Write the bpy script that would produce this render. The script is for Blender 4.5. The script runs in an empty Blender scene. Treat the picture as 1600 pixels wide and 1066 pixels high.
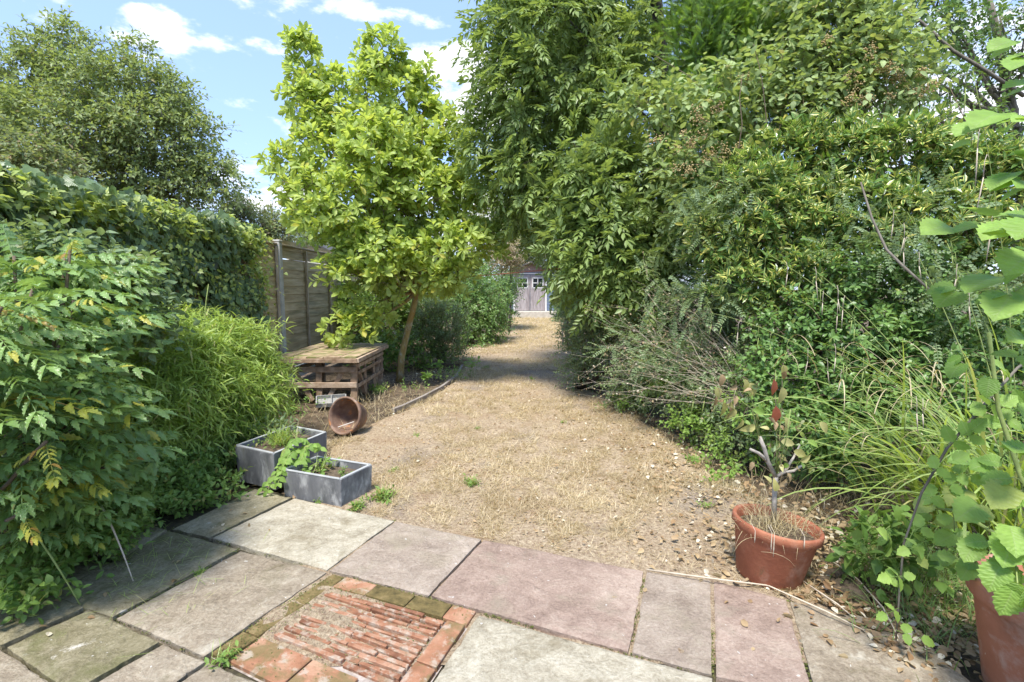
import bpy, bmesh, math, random
import numpy as np
from mathutils import Vector, Matrix, noise as mnoise

random.seed(11)
rng = np.random.default_rng(11)
R = math.radians
S = bpy.context.scene
COL = S.collection

# ------------------------------------------------------------------ camera, sky, sun, exposure
CAMH = 1.5
PITCH = math.atan((533 - 450) / 800.0)
cd = bpy.data.cameras.new('camera'); cam = bpy.data.objects.new('camera', cd); COL.objects.link(cam)
cd.sensor_width = 36; cd.lens = 18; cd.clip_start = 0.05; cd.clip_end = 600
cam.location = (0, 0, CAMH); cam.rotation_euler = (math.pi / 2 - PITCH, 0, 0)
S.camera = cam

SUN_EL, SUN_AZ = R(64), R(200)          # azimuth clockwise from +Y: behind the camera
sl = bpy.data.lights.new('sun', 'SUN'); sl.energy = 2.0; sl.angle = R(12); sl.color = (1.0, 0.95, 0.87)
so = bpy.data.objects.new('sun', sl); COL.objects.link(so)
sv = Vector((math.sin(SUN_AZ) * math.cos(SUN_EL), math.cos(SUN_AZ) * math.cos(SUN_EL), math.sin(SUN_EL)))
so.rotation_euler = sv.to_track_quat('Z', 'Y').to_euler(); so.location = (-3, -6, 12)

S.view_settings.view_transform = 'Standard'; S.view_settings.look = 'None'
S.view_settings.gamma = 1; S.view_settings.use_curve_mapping = False
S.view_settings.exposure = 1.92


def px_dir(px, py):
    u = (px - 800) / 800.0; v = (533 - py) / 800.0
    return np.array([u, math.cos(PITCH) + v * math.sin(PITCH), -math.sin(PITCH) + v * math.cos(PITCH)])


def P(px, py, y):                       # point of the place seen at px,py and y metres down the garden
    d = px_dir(px, py); return np.array([0, 0, CAMH]) + d * (y / d[1])


def G(px, py, z=0.0):                   # point of the ground seen at px,py
    d = px_dir(px, py); return np.array([0, 0, CAMH]) + d * ((z - CAMH) / d[2])


W = bpy.data.worlds.new('World'); S.world = W; W.use_nodes = True
nt = W.node_tree; N = nt.nodes; L = nt.links; N.clear()


def wn(t, **k):
    n = N.new(t)
    for a, b in k.items(): setattr(n, a, b)
    return n


sky = wn('ShaderNodeTexSky', sky_type='NISHITA', sun_disc=False, sun_elevation=SUN_EL, sun_rotation=SUN_AZ)
sky.air_density = 1.0; sky.dust_density = 0.6; sky.ozone_density = 1.6
tc = wn('ShaderNodeTexCoord')
nz = wn('ShaderNodeTexNoise'); nz.inputs['Scale'].default_value = 9.0; nz.inputs['Detail'].default_value = 9; nz.inputs['Roughness'].default_value = 0.6
mp = wn('ShaderNodeMapping'); mp.inputs['Scale'].default_value = (1, 1, 2.2)
L.new(tc.outputs['Generated'], mp.inputs['Vector']); L.new(mp.outputs[0], nz.inputs['Vector'])
acc = None
for (cx, cy, hw, hh, a) in [(250, 42, 60, 24, .75), (205, 52, 40, 14, .5), (310, 60, 50, 14, .6), (380, 68, 50, 12, .5), (60, 18, 36, 22, .6), (100, 5, 50, 10, .4), (720, 105, 75, 32, 1.0), (725, 160, 75, 40, 1.0), (400, 300, 90, 40, .7),
                            (120, 2, 60, 6, .4), (560, 15, 240, 14, .45), (1540, 80, 160, 60, .8), (1480, 190, 180, 60, .9), (800, 330, 200, 60, .7), (820, -200, 300, 90, .8), (-300, 200, 200, 60, .8), (1900, 100, 200, 90, .9)]:
    d = px_dir(cx, cy); ln = np.linalg.norm(d); d = d / ln
    w = hw / 800 / ln; h = hh / 800 / ln
    sub = wn('ShaderNodeVectorMath', operation='SUBTRACT'); L.new(tc.outputs['Generated'], sub.inputs[0]); sub.inputs[1].default_value = d
    rgt = Vector((d[1], -d[0], 0)).normalized(); upv = rgt.cross(Vector(d))
    def dotn(vec, s):
        q = wn('ShaderNodeVectorMath', operation='DOT_PRODUCT'); L.new(sub.outputs[0], q.inputs[0]); q.inputs[1].default_value = Vector(vec) / s
        p = wn('ShaderNodeMath', operation='POWER'); L.new(q.outputs['Value'], p.inputs[0]); p.inputs[1].default_value = 2
        return p
    a1, a2, a3 = dotn(rgt, w), dotn(upv, h), dotn(d, 0.5)
    s1 = wn('ShaderNodeMath', operation='ADD'); L.new(a1.outputs[0], s1.inputs[0]); L.new(a2.outputs[0], s1.inputs[1])
    s2 = wn('ShaderNodeMath', operation='ADD'); L.new(s1.outputs[0], s2.inputs[0]); L.new(a3.outputs[0], s2.inputs[1])
    m = wn('ShaderNodeMapRange'); m.inputs['From Min'].default_value = 2.2; m.inputs['From Max'].default_value = 0; m.inputs['To Max'].default_value = a
    L.new(s2.outputs[0], m.inputs['Value'])
    if acc is None: acc = m.outputs[0]
    else:
        mx = wn('ShaderNodeMath', operation='MAXIMUM'); L.new(acc, mx.inputs[0]); L.new(m.outputs[0], mx.inputs[1]); acc = mx.outputs[0]
ad = wn('ShaderNodeMath', operation='ADD'); L.new(acc, ad.inputs[0]); nm = wn('ShaderNodeMath', operation='MULTIPLY_ADD'); L.new(nz.outputs['Fac'], nm.inputs[0]); nm.inputs[1].default_value = 2.8; nm.inputs[2].default_value = -.90; L.new(nm.outputs[0], ad.inputs[1])
mr = wn('ShaderNodeMapRange', interpolation_type='SMOOTHSTEP'); L.new(ad.outputs[0], mr.inputs['Value'])
mr.inputs['From Min'].default_value = 0.80; mr.inputs['From Max'].default_value = 1.30; mr.inputs['To Max'].default_value = 0.92
veil = wn('ShaderNodeMixRGB'); veil.inputs['Fac'].default_value = 0.75; veil.inputs['Color2'].default_value = (0.78, 1.13, 2.05, 1)
L.new(sky.outputs[0], veil.inputs['Color1'])
mix = wn('ShaderNodeMixRGB'); L.new(mr.outputs[0], mix.inputs['Fac']); L.new(veil.outputs[0], mix.inputs['Color1']); mix.inputs['Color2'].default_value = (2.9, 2.9, 3.0, 1)
bg = wn('ShaderNodeBackground'); bg.inputs['Strength'].default_value = 0.15; L.new(mix.outputs[0], bg.inputs['Color'])
wo = wn('ShaderNodeOutputWorld'); L.new(bg.outputs[0], wo.inputs['Surface'])

# ------------------------------------------------------------------ materials
MATS = {}


class NT:
    def __init__(s, name):
        s.m = bpy.data.materials.new(name); s.m.use_nodes = True; s.t = s.m.node_tree; s.t.nodes.clear()
    def n(s, typ, ins=None, **k):
        q = s.t.nodes.new(typ)
        for a, b in k.items(): setattr(q, a, b)
        for a, b in (ins or {}).items():
            if isinstance(b, bpy.types.NodeSocket): s.t.links.new(b, q.inputs[a])
            else: q.inputs[a].default_value = b
        return q
    def math(s, op, a, b=0.0, c=None, clamp=False):
        i = {0: a, 1: b}
        if c is not None: i[2] = c
        return s.n('ShaderNodeMath', i, operation=op, use_clamp=clamp).outputs[0]
    def mix(s, f, a, b, blend='MIX'): return s.n('ShaderNodeMixRGB', {0: f, 1: a, 2: b}, blend_type=blend).outputs[0]
    def ramp(s, f, pts):
        q = s.n('ShaderNodeValToRGB', {0: f}); e = q.color_ramp.elements
        while len(e) < len(pts): e.new(0.5)
        for x, (p, c) in zip(e, pts): x.position = p; x.color = c4(c)
        return q.outputs[0]
    def noise(s, vec, sc, det=4, rough=.55, dist=0.0): return s.n('ShaderNodeTexNoise', {'Vector': vec, 'Scale': sc, 'Detail': det, 'Roughness': rough, 'Distortion': dist}).outputs['Fac']
    def rng(s, v, a, b, c=0.0, d=1.0): return s.n('ShaderNodeMapRange', {'Value': v, 'From Min': a, 'From Max': b, 'To Min': c, 'To Max': d}).outputs[0]
    def out(s, sh): s.n('ShaderNodeOutputMaterial', {'Surface': sh}); return s.m


def c4(c): return (c[0], c[1], c[2], 1) if len(c) == 3 else c


def leafmat(name, dark, light, odd=None, oddp=0.03, trans=0.35, rough=0.45, margin=None, rib=None, spec=0.4, marginat=0.55, dry=None):
    m = NT(name)
    at = m.n('ShaderNodeAttribute', attribute_name='luv', attribute_type='GEOMETRY')
    sep = m.n('ShaderNodeSeparateXYZ', {0: at.outputs['Vector']})
    oi = m.n('ShaderNodeObjectInfo')
    r = m.math('FRACT', m.math('ADD', sep.outputs[2], oi.outputs['Random']))
    r2 = m.math('FRACT', m.math('MULTIPLY', r, 7.31))
    geo = m.n('ShaderNodeNewGeometry')
    big = m.noise(geo.outputs['Position'], 1.6, 2)
    f = m.math('ADD', m.math('MULTIPLY', r, 0.6), m.math('MULTIPLY', m.rng(big, .35, .65), 0.4))
    col = m.mix(f, c4(dark), c4(light))
    au = m.math('ABSOLUTE', sep.outputs[0])
    if margin is not None:
        edge = m.rng(au, marginat, marginat + .15)
        wob = m.rng(r2, .25, .5)
        col = m.mix(m.math('MULTIPLY', edge, wob), col, c4(margin))
    if rib is not None:
        mid = m.math('LESS_THAN', au, 0.06)
        vv = m.math('MULTIPLY', m.math('SUBTRACT', sep.outputs[1], m.math('MULTIPLY', au, .25)), 9.0)
        vein = m.math('LESS_THAN', m.math('FRACT', vv), 0.16)
        col = m.mix(m.math('MULTIPLY', m.math('MAXIMUM', mid, m.math('MULTIPLY', vein, .35)), 0.5), col, c4(rib))
    if odd is not None:
        col = m.mix(m.math('GREATER_THAN', r2, 1 - oddp), col, c4(odd))
    inl = m.rng(m.noise(geo.outputs['Position'], 22, 4), .3, .7, .82, 1.16)
    hs = m.n('ShaderNodeHueSaturation', {'Value': inl, 'Color': col}); col = hs.outputs[0]
    if dry is not None:
        spot = m.noise(geo.outputs['Position'], 60, 2)
        col = m.mix(m.math('MULTIPLY', m.rng(spot, .66, .7), .8), col, c4(dry))
    back = m.mix(0.35, col, (0.30, 0.36, 0.22, 1))
    col = m.mix(m.math('MULTIPLY', geo.outputs['Backfacing'], 0.5), col, back)
    p = m.n('ShaderNodeBsdfPrincipled', {'Base Color': col, 'Roughness': rough, 'Specular IOR Level': spec})
    if rib is not None:
        wv = m.math('PINGPONG', vv, 0.5); bp = m.n('ShaderNodeBump', {'Strength': .5, 'Distance': .004, 'Height': wv}); m.t.links.new(bp.outputs[0], p.inputs['Normal'])
    tcol = m.mix(0.6, col, c4((light[0] * 1.5 + .03, light[1] * 1.45 + .04, light[2] * .5)))
    tr = m.n('ShaderNodeBsdfTranslucent', {'Color': tcol})
    mx = m.n('ShaderNodeMixShader', {0: trans, 1: p.outputs[0], 2: tr.outputs[0]})
    return m.out(mx.outputs[0])


def surfmat(name, pts, scale=6, det=8, rough=0.85, bump=0.3, bscale=40, dist=0.0, stretch=None, spots=None, spec=0.3, rand=0.0, bdist=0.01, coord='Object', extra=None):
    m = NT(name)
    tcn = m.n('ShaderNodeTexCoord'); vec = tcn.outputs[coord]
    if rand:
        oi = m.n('ShaderNodeObjectInfo')
        off = m.n('ShaderNodeVectorMath', {0: oi.outputs['Random'], 1: (37, 19, 53)}, operation='MULTIPLY')
        vec = m.n('ShaderNodeVectorMath', {0: vec, 1: off.outputs[0]}, operation='ADD').outputs[0]
    if stretch: vec = m.n('ShaderNodeMapping', {'Vector': vec, 'Scale': stretch}).outputs[0]
    f = m.noise(vec, scale, det, .6, dist)
    f = m.rng(f, .25, .75)
    if rand:
        f = m.math('ADD', f, m.math('MULTIPLY', m.math('SUBTRACT', oi.outputs['Random'], .5), rand), clamp=True)
    col = m.ramp(f, pts)
    for (c, sc, lo, hi, amt) in (spots or []):
        q = m.rng(m.noise(vec, sc, 6, .65, .3), lo, hi)
        col = m.mix(m.math('MULTIPLY', q, amt, clamp=True), col, c4(c))
    b = m.noise(vec, bscale, 8, .65)
    bp = m.n('ShaderNodeBump', {'Strength': bump, 'Distance': bdist, 'Height': b})
    p = m.n('ShaderNodeBsdfPrincipled', {'Base Color': col, 'Roughness': rough, 'Specular IOR Level': spec, 'Normal': bp.outputs[0]})
    return m.out(p.outputs[0])


M = {}
M['magnolia'] = leafmat('magnolia_leaf', (0.260, 0.370, 0.070), (0.500, 0.600, 0.190), (.42, .40, .07), .05, .45, .42, rib=(.4, .45, .12))
M['ash'] = leafmat('ash_leaf', (0.130, 0.200, 0.055), (0.320, 0.420, 0.140), (.2, .26, .06), .02, .36, .42, spec=.42)
M['bgtree'] = leafmat('far_leaf', (0.155, 0.220, 0.075), (0.330, 0.405, 0.155), (.24, .22, .07), .05, .38, .5)
M['bgpale'] = leafmat('pale_far_leaf', (0.130, 0.182, 0.078), (0.286, 0.338, 0.156), (.3, .22, .12), .1, .4, .5)
M['ivy'] = leafmat('ivy_leaf', (0.040, 0.085, 0.028), (0.170, 0.260, 0.085), (.12, .13, .05), .02, .24, .36, spec=.5, rib=(.16, .24, .11))
M['ivytop'] = leafmat('ivy_young_leaf', (0.260, 0.360, 0.090), (0.500, 0.580, 0.200), (.35, .33, .15), .05, .4, .45)
M['mahonia'] = leafmat('mahonia_leaf', (0.095, 0.190, 0.050), (0.280, 0.430, 0.130), (.42, .40, .06), .05, .28, .36, spec=.55, rib=(.22, .32, .13), dry=(.2, .13, .05))
M['mahoniay'] = leafmat('mahonia_yellow_leaf', (.42, .40, .05), (.30, .36, .06), (.35, .2, .05), .1, .35, .4, rib=(.5, .5, .2))
M['mahoniar'] = leafmat('mahonia_orange_leaf', (.42, .20, .06), (.40, .34, .08), (.3, .1, .04), .2, .35, .4)
M['bamboo'] = leafmat('bamboo_leaf', (0.200, 0.310, 0.050), (0.440, 0.560, 0.140), (.45, .42, .16), .06, .42, .42, spec=.5)
M['conifer'] = leafmat('conifer_spray', (0.100, 0.210, 0.030), (0.250, 0.400, 0.090), (.2, .15, .05), .03, .3, .6)
M['bramble'] = leafmat('bramble_leaf', (0.160, 0.240, 0.080), (0.400, 0.500, 0.210), (.35, .32, .1), .04, .32, .5, rib=(.28, .35, .15))
M['varieg'] = leafmat('variegated_leaf', (0.065, 0.150, 0.035), (0.190, 0.320, 0.070), (.50, .46, .10), .08, .3, .34, spec=.6, margin=(.78, .74, .22), marginat=.42)
M['shrubd'] = leafmat('dark_glossy_leaf', (0.065, 0.145, 0.035), (0.210, 0.340, 0.095), (.2, .24, .06), .03, .3, .38, spec=.4)
M['cotone'] = leafmat('small_round_leaf', (0.110, 0.170, 0.065), (0.280, 0.360, 0.180), (.3, .3, .2), .05, .3, .45)
M['pale'] = leafmat('grey_green_leaf', (0.120, 0.192, 0.084), (0.264, 0.348, 0.180), (.3, .32, .16), .05, .35, .5)
M['sedge'] = leafmat('sedge_blade', (0.180, 0.300, 0.050), (0.420, 0.520, 0.140), (.45, .40, .18), .1, .38, .4, spec=.5)
M['hazel'] = leafmat('hazel_leaf', (0.150, 0.290, 0.050), (0.320, 0.480, 0.110), (.32, .38, .1), .04, .42, .5, rib=(.30, .40, .14))
M['weed'] = leafmat('weed_leaf', (0.096, 0.192, 0.036), (0.240, 0.360, 0.084), (.35, .33, .1), .05, .35, .5)
M['straw'] = leafmat('dry_straw', (.25, .16, .09), (.80, .67, .47), (.22, .13, .07), .18, .25, .6, spec=.3)
M['drygrass'] = leafmat('dry_blade', (.40, .29, .15), (.62, .52, .34), (.22, .14, .08), .12, .25, .6)
M['litter'] = leafmat('fallen_leaf', (.20, .11, .05), (.46, .35, .20), (.62, .55, .42), .14, .15, .6)
M['redleaf'] = leafmat('red_dry_leaf', (0.220, 0.055, 0.035), (0.300, 0.100, 0.055), trans=.25, rough=.4)
M['yelleaf'] = leafmat('yellow_dry_leaf', (.34, .32, .10), (.52, .50, .24), (.34, .2, .06), .08, .35, .5)
M['smoke'] = leafmat('smoke_bush_leaf', (0.280, 0.200, 0.140), (0.500, 0.420, 0.320), (.2, .22, .08), .3, .3, .6)
M['bark'] = surfmat('grey_bark', [(0, (.09, .075, .055)), (.5, (.17, .15, .12)), (1, (.27, .25, .2))], 14, bump=.6, stretch=(1, 1, .35))
M['magbark'] = surfmat('lichen_bark', [(0, (.17, .13, .06)), (.5, (.32, .25, .10)), (1, (.48, .40, .19))], 12, bump=.5, stretch=(1, 1, .5), spots=[((.42, .42, .36), 16, .52, .62, .8), ((.30, .17, .03), 5, .5, .65, .7)])
M['palebark'] = surfmat('pale_dead_bark', [(0, (.20, .175, .15)), (.5, (.33, .30, .26)), (1, (.48, .44, .39))], 30, bump=.5)
M['darkbark'] = surfmat('dark_bark', [(0, (.035, .028, .02)), (1, (.12, .10, .08))], 10, bump=.6)
M['twig'] = surfmat('twig_brown', [(0, (.10, .07, .045)), (1, (.22, .17, .12))], 20, bump=.2)
M['deadtwig'] = surfmat('bleached_twig', [(0, (.36, .29, .21)), (1, (.64, .56, .44))], 20, bump=.2)
M['greenstem'] = surfmat('green_stem', [(0, (.16, .22, .06)), (1, (.30, .36, .12))], 20, bump=.1)
M['soil'] = surfmat('soil', [(0, (.045, .03, .02)), (.45, (.11, .08, .05)), (.75, (.20, .145, .09)), (1, (.33, .25, .16))], 9, 12, bump=1, bscale=70, bdist=.03, coord='Generated' if False else 'Object')
M['potsoil'] = surfmat('pot_soil', [(0, (.04, .03, .02)), (1, (.20, .15, .10))], 40, bump=1, bscale=90)
M['woodold'] = surfmat('weathered_timber', [(0, (.15, .095, .055)), (.5, (.32, .225, .15)), (1, (.50, .39, .29))], 10, 8, bump=.5, stretch=(1, 1, 1), rand=.4, bscale=60, spots=[((.13, .14, .05), 7, .58, .7, .5)])
M['moss_top'] = surfmat('mossy_timber', [(0, (.15, .10, .055)), (.5, (.34, .25, .16)), (1, (.50, .40, .26))], 9, 8, bump=.6, rand=.3, spots=[((.14, .16, .04), 5, .48, .6, .8)])
M['fenceboard'] = surfmat('fence_board', [(0, (.27, .20, .10)), (.5, (.46, .36, .20)), (1, (.60, .50, .32))], 8, 8, bump=.35, stretch=(1, .25, 2.5), rand=.35, spots=[((.10, .12, .05), 3, .5, .65, .5)])
M['fenceframe'] = surfmat('fence_batten', [(0, (.34, .27, .19)), (1, (.56, .48, .37))], 10, bump=.3, rand=.2)
M['concrete'] = surfmat('concrete_post', [(0, (.34, .33, .30)), (1, (.56, .55, .51))], 9, 10, bump=.3)
M['slategrey'] = surfmat('slate_grey_trough', [(0, (.085, .088, .095)), (.5, (.15, .155, .165)), (1, (.28, .285, .29))], 7, 10, rough=.7, bump=.25, stretch=(1, 1, .5), spots=[((.50, .51, .51), 11, .52, .68, .65), ((.045, .05, .05), 4, .50, .66, .65), ((.16, .16, .08), 8, .62, .74, .5)])
M['troughrim'] = surfmat('pale_trough_rim', [(0, (.26, .27, .27)), (1, (.44, .45, .44))], 14, bump=.2)
M['terracotta'] = surfmat('terracotta', [(0, (.22, .075, .04)), (.5, (.31, .11, .06)), (1, (.40, .18, .10))], 6, 10, rough=.8, bump=.3, spots=[((.50, .34, .26), 7, .54, .70, .55), ((.16, .065, .035), 4, .50, .68, .65), ((.12, .10, .05), 13, .62, .72, .6)])
M['terracotta2'] = surfmat('terracotta_pale', [(0, (.33, .13, .07)), (1, (.48, .21, .13))], 6, 10, rough=.8, bump=.3, spots=[((.55, .45, .38), 7, .52, .68, .6), ((.18, .09, .06), 4, .54, .7, .6), ((.6, .56, .5), 24, .66, .72, .6)])
M['rust'] = surfmat('rusty_brown_bowl', [(0, (.10, .06, .045)), (.5, (.19, .12, .085)), (1, (.30, .20, .14))], 7, 10, rough=.7, bump=.3, spots=[((.42, .17, .05), 9, .54, .64, .9), ((.36, .30, .25), 15, .58, .70, .5), ((.05, .04, .035), 8, .6, .7, .7)])
M['tile'] = surfmat('red_tile', [(0, (.15, .065, .035)), (.5, (.29, .135, .075)), (1, (.42, .25, .165))], 12, 8, bump=.7, rand=.6, bscale=70, spots=[((.40, .35, .28), 18, .50, .62, .75), ((.12, .10, .05), 12, .56, .68, .6)])
M['tileborder'] = surfmat('orange_tile', [(0, (.19, .09, .045)), (.5, (.31, .15, .085)), (1, (.42, .26, .17))], 9, 8, bump=.7, rand=.4, spots=[((.15, .125, .05), 8, .46, .58, .75), ((.42, .37, .30), 14, .54, .64, .6)])
M['mosstile'] = surfmat('moss_covered_tile', [(0, (.07, .055, .02)), (.5, (.16, .12, .045)), (1, (.26, .19, .09))], 22, 8, bump=1, rand=.3, bscale=80)
M['mortar'] = surfmat('mortar', [(0, (.16, .13, .10)), (.5, (.34, .29, .25)), (1, (.52, .47, .43))], 25, 8, bump=.8)
M['joint'] = surfmat('joint_soil', [(0, (.025, .02, .014)), (.6, (.07, .06, .035)), (1, (.14, .13, .05))], 30, 8, bump=1)
M['moss'] = leafmat('moss', (.07, .085, .02), (.17, .18, .05), trans=.1, rough=.9)


def slabmat(name, pts, sp):
    m = NT(name); oi = m.n('ShaderNodeObjectInfo')
    off = m.n('ShaderNodeVectorMath', {0: oi.outputs['Random'], 1: (37, 19, 53)}, operation='MULTIPLY')
    vec = m.n('ShaderNodeVectorMath', {0: m.n('ShaderNodeTexCoord').outputs['Object'], 1: off.outputs[0]}, operation='ADD').outputs[0]
    big = m.rng(m.noise(vec, 2.2, 5, .6, .8), .33, .67); mid = m.rng(m.noise(vec, 11, 8, .7, .6), .3, .7); fine = m.rng(m.noise(vec, 70, 6, .75), .3, .7)
    f = m.math('ADD', m.math('ADD', m.math('MULTIPLY', big, .3), m.math('MULTIPLY', mid, .32)), m.math('MULTIPLY', fine, .38))
    col = m.ramp(f, [(.18, pts[0]), (.5, pts[1]), (.82, pts[2])])
    for (c, sc, lo, hi, amt) in sp:
        col = m.mix(m.math('MULTIPLY', m.rng(m.noise(vec, sc, 8, .7, .4), lo, hi), amt, clamp=True), col, c4(c))
    pit = m.rng(m.noise(vec, 150, 3, .6), .64, .72)
    col = m.mix(m.math('MULTIPLY', pit, .7, clamp=True), col, (.07, .055, .04, 1))
    wh = m.rng(m.noise(vec, 34, 2, .5), .735, .76)
    col = m.mix(m.math('MULTIPLY', wh, .8, clamp=True), col, (.62, .60, .55, 1))
    ridge = m.n('ShaderNodeTexWave', {'Vector': vec, 'Scale': 1.3, 'Distortion': 14, 'Detail': 5, 'Detail Scale': 1.6}).outputs['Fac']
    h = m.math('ADD', m.math('ADD', m.math('MULTIPLY', mid, .8), m.math('MULTIPLY', fine, .3)), m.math('MULTIPLY', ridge, .25))
    bp = m.n('ShaderNodeBump', {'Strength': 1.0, 'Distance': .010, 'Height': h})
    return m.out(m.n('ShaderNodeBsdfPrincipled', {'Base Color': col, 'Roughness': .85, 'Specular IOR Level': .25, 'Normal': bp.outputs[0]}).outputs[0])


M['slab_grey'] = slabmat('grey_stone', [(0.140, 0.107, 0.072), (0.292, 0.241, 0.175), (0.454, 0.396, 0.305)], [((0.541, 0.503, 0.413), 9, .60, .72, .6), ((0.119, 0.107, 0.047), 4, .56, .68, .5)])
M['slab_mossy'] = slabmat('green_grey_stone', [(0.108, 0.096, 0.047), (0.233, 0.204, 0.124), (0.389, 0.348, 0.242)], [((0.605, 0.567, 0.496), 5, .62, .68, .8), ((0.119, 0.128, 0.041), 4, .5, .66, .6)])
M['slab_light'] = slabmat('pale_stone', [(0.216, 0.182, 0.124), (0.400, 0.358, 0.269), (0.584, 0.541, 0.433)], [((0.184, 0.149, 0.083), 5, .54, .70, .6)])
M['slab_pink'] = slabmat('pink_stone', [(0.194, 0.149, 0.114), (0.330, 0.268, 0.211), (0.465, 0.396, 0.325)], [((0.303, 0.262, 0.186), 4, .50, .66, .6)])
M['slab_redder'] = slabmat('plum_stone', [(0.184, 0.128, 0.098), (0.319, 0.235, 0.186), (0.454, 0.358, 0.289)], [((0.281, 0.241, 0.175), 5, .54, .68, .55)])
M['shedblue'] = surfmat('blue_grey_paint', [(0, (.12, .16, .23)), (1, (.19, .24, .32))], 6, bump=.2)
M['shedpink'] = surfmat('faded_red_boards', [(0, (.29, .21, .19)), (1, (.42, .33, .31))], 6, bump=.2, stretch=(3, 3, .5))
M['shedwood'] = surfmat('bleached_boards', [(0, (.19, .16, .16)), (.5, (.32, .28, .275)), (1, (.45, .41, .40))], 9, bump=.3, stretch=(3, 3, .35), rand=.3)
M['white'] = surfmat('white_paint', [(0, (.62, .61, .58)), (1, (.78, .77, .74))], 6, bump=.1)
M['felt'] = surfmat('roof_felt', [(0, (.05, .05, .05)), (1, (.11, .11, .11))], 20)
M['stonepale'] = surfmat('pale_plinth', [(0, (.36, .32, .26)), (1, (.55, .51, .43))], 9)
M['redcord'] = surfmat('red_cord', [(0, (.36, .10, .07)), (1, (.45, .16, .10))], 30)
M['berry'] = surfmat('unripe_berry', [(0, (.30, .17, .08)), (.5, (.42, .31, .14)), (1, (.38, .38, .17))], 25, rough=.4, bump=.1)
M['greyplastic'] = surfmat('grey_plastic', [(0, (.20, .20, .19)), (1, (.34, .34, .32))], 10)
M['edging'] = surfmat('weathered_edging', [(0, (.16, .135, .12)), (1, (.36, .32, .28))], 8, stretch=(.4, .4, 3))
g = NT('dark_window'); M['glass'] = g.out(g.n('ShaderNodeBsdfPrincipled', {'Base Color': (.02, .025, .03, 1), 'Roughness': .06, 'Specular IOR Level': .6}).outputs[0])


def lawnmat():
    m = NT('dry_lawn')
    t = m.n('ShaderNodeTexCoord').outputs['Object']
    f = m.rng(m.noise(t, 40, 10, .75), .3, .7)
    col = m.ramp(f, [(0, (.09, .06, .04)), (.4, (.27, .19, .125)), (.7, (.44, .345, .235)), (1, (.64, .53, .39))])
    st = m.n('ShaderNodeMapping', {'Vector': t, 'Rotation': (0, 0, .6), 'Scale': (1, .22, 1)}).outputs[0]
    f2 = m.rng(m.noise(st, 120, 4, .7, 1.5), .42, .62)
    col = m.mix(m.math('MULTIPLY', f2, .5), col, (.62, .52, .36, 1))
    bald = m.rng(m.noise(t, .9, 6, .6, .6), .56, .64)
    col = m.mix(m.math('MULTIPLY', bald, .7), col, m.ramp(f, [(0, (.13, .105, .085)), (1, (.33, .28, .235))]))
    br = m.rng(m.noise(t, 2.3, 5, .6), .52, .66)
    col = m.mix(m.math('MULTIPLY', br, .45), col, (.27, .17, .095, 1))
    bp = m.n('ShaderNodeBump', {'Strength': 1.0, 'Distance': .025, 'Height': m.noise(t, 55, 9, .7)})
    return m.out(m.n('ShaderNodeBsdfPrincipled', {'Base Color': col, 'Roughness': .95, 'Specular IOR Level': .1, 'Normal': bp.outputs[0]}).outputs[0])


M['lawn'] = lawnmat()


UP = np.array([0, 0, 1.0])
# ------------------------------------------------------------------ objects
def nrm(v): return v / (np.linalg.norm(v, axis=-1, keepdims=True) + 1e-9)


def tag(o, label=None, cat=None, group=None, kind=None):
    if label: o['label'] = label
    if cat: o['category'] = cat
    if group: o['group'] = group
    if kind: o['kind'] = kind
    return o


def thing(name, loc, label, cat, group=None):
    o = bpy.data.objects.new(name, None); COL.objects.link(o); o.location = tuple(float(a) for a in loc); o.empty_display_size = .1
    return tag(o, label, cat, group)


def rootloc(p):
    v = np.zeros(3)
    while p is not None: v = v + np.array(p.location); p = p.parent
    return v


def link(name, me, parent=None, kind=None, label=None):
    o = bpy.data.objects.new(name, me); COL.objects.link(o)
    if parent is not None: o.parent = parent
    if kind: o['kind'] = kind
    if label: o['label'] = label
    return o


def trimesh(name, V, F, mat, parent=None, luv=None, smooth=False, kind=None, label=None):
    V = np.asarray(V, dtype=np.float64).reshape(-1, 3) - rootloc(parent); F = np.asarray(F, dtype=np.int32).reshape(-1, 3)
    me = bpy.data.meshes.new(name)
    me.vertices.add(len(V)); me.vertices.foreach_set('co', V.astype(np.float32).ravel())
    me.loops.add(F.size); me.loops.foreach_set('vertex_index', F.ravel())
    me.polygons.add(len(F)); me.polygons.foreach_set('loop_start', np.arange(0, F.size, 3, dtype=np.int32))
    me.update(calc_edges=True)
    me.polygons.foreach_set('use_smooth', np.full(len(F), smooth, dtype=bool))
    if luv is not None:
        a = me.attributes.new('luv', 'FLOAT_VECTOR', 'POINT'); a.data.foreach_set('vector', np.asarray(luv, dtype=np.float32).ravel())
    me.materials.append(mat)
    return link(name, me, parent, kind, label)


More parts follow.
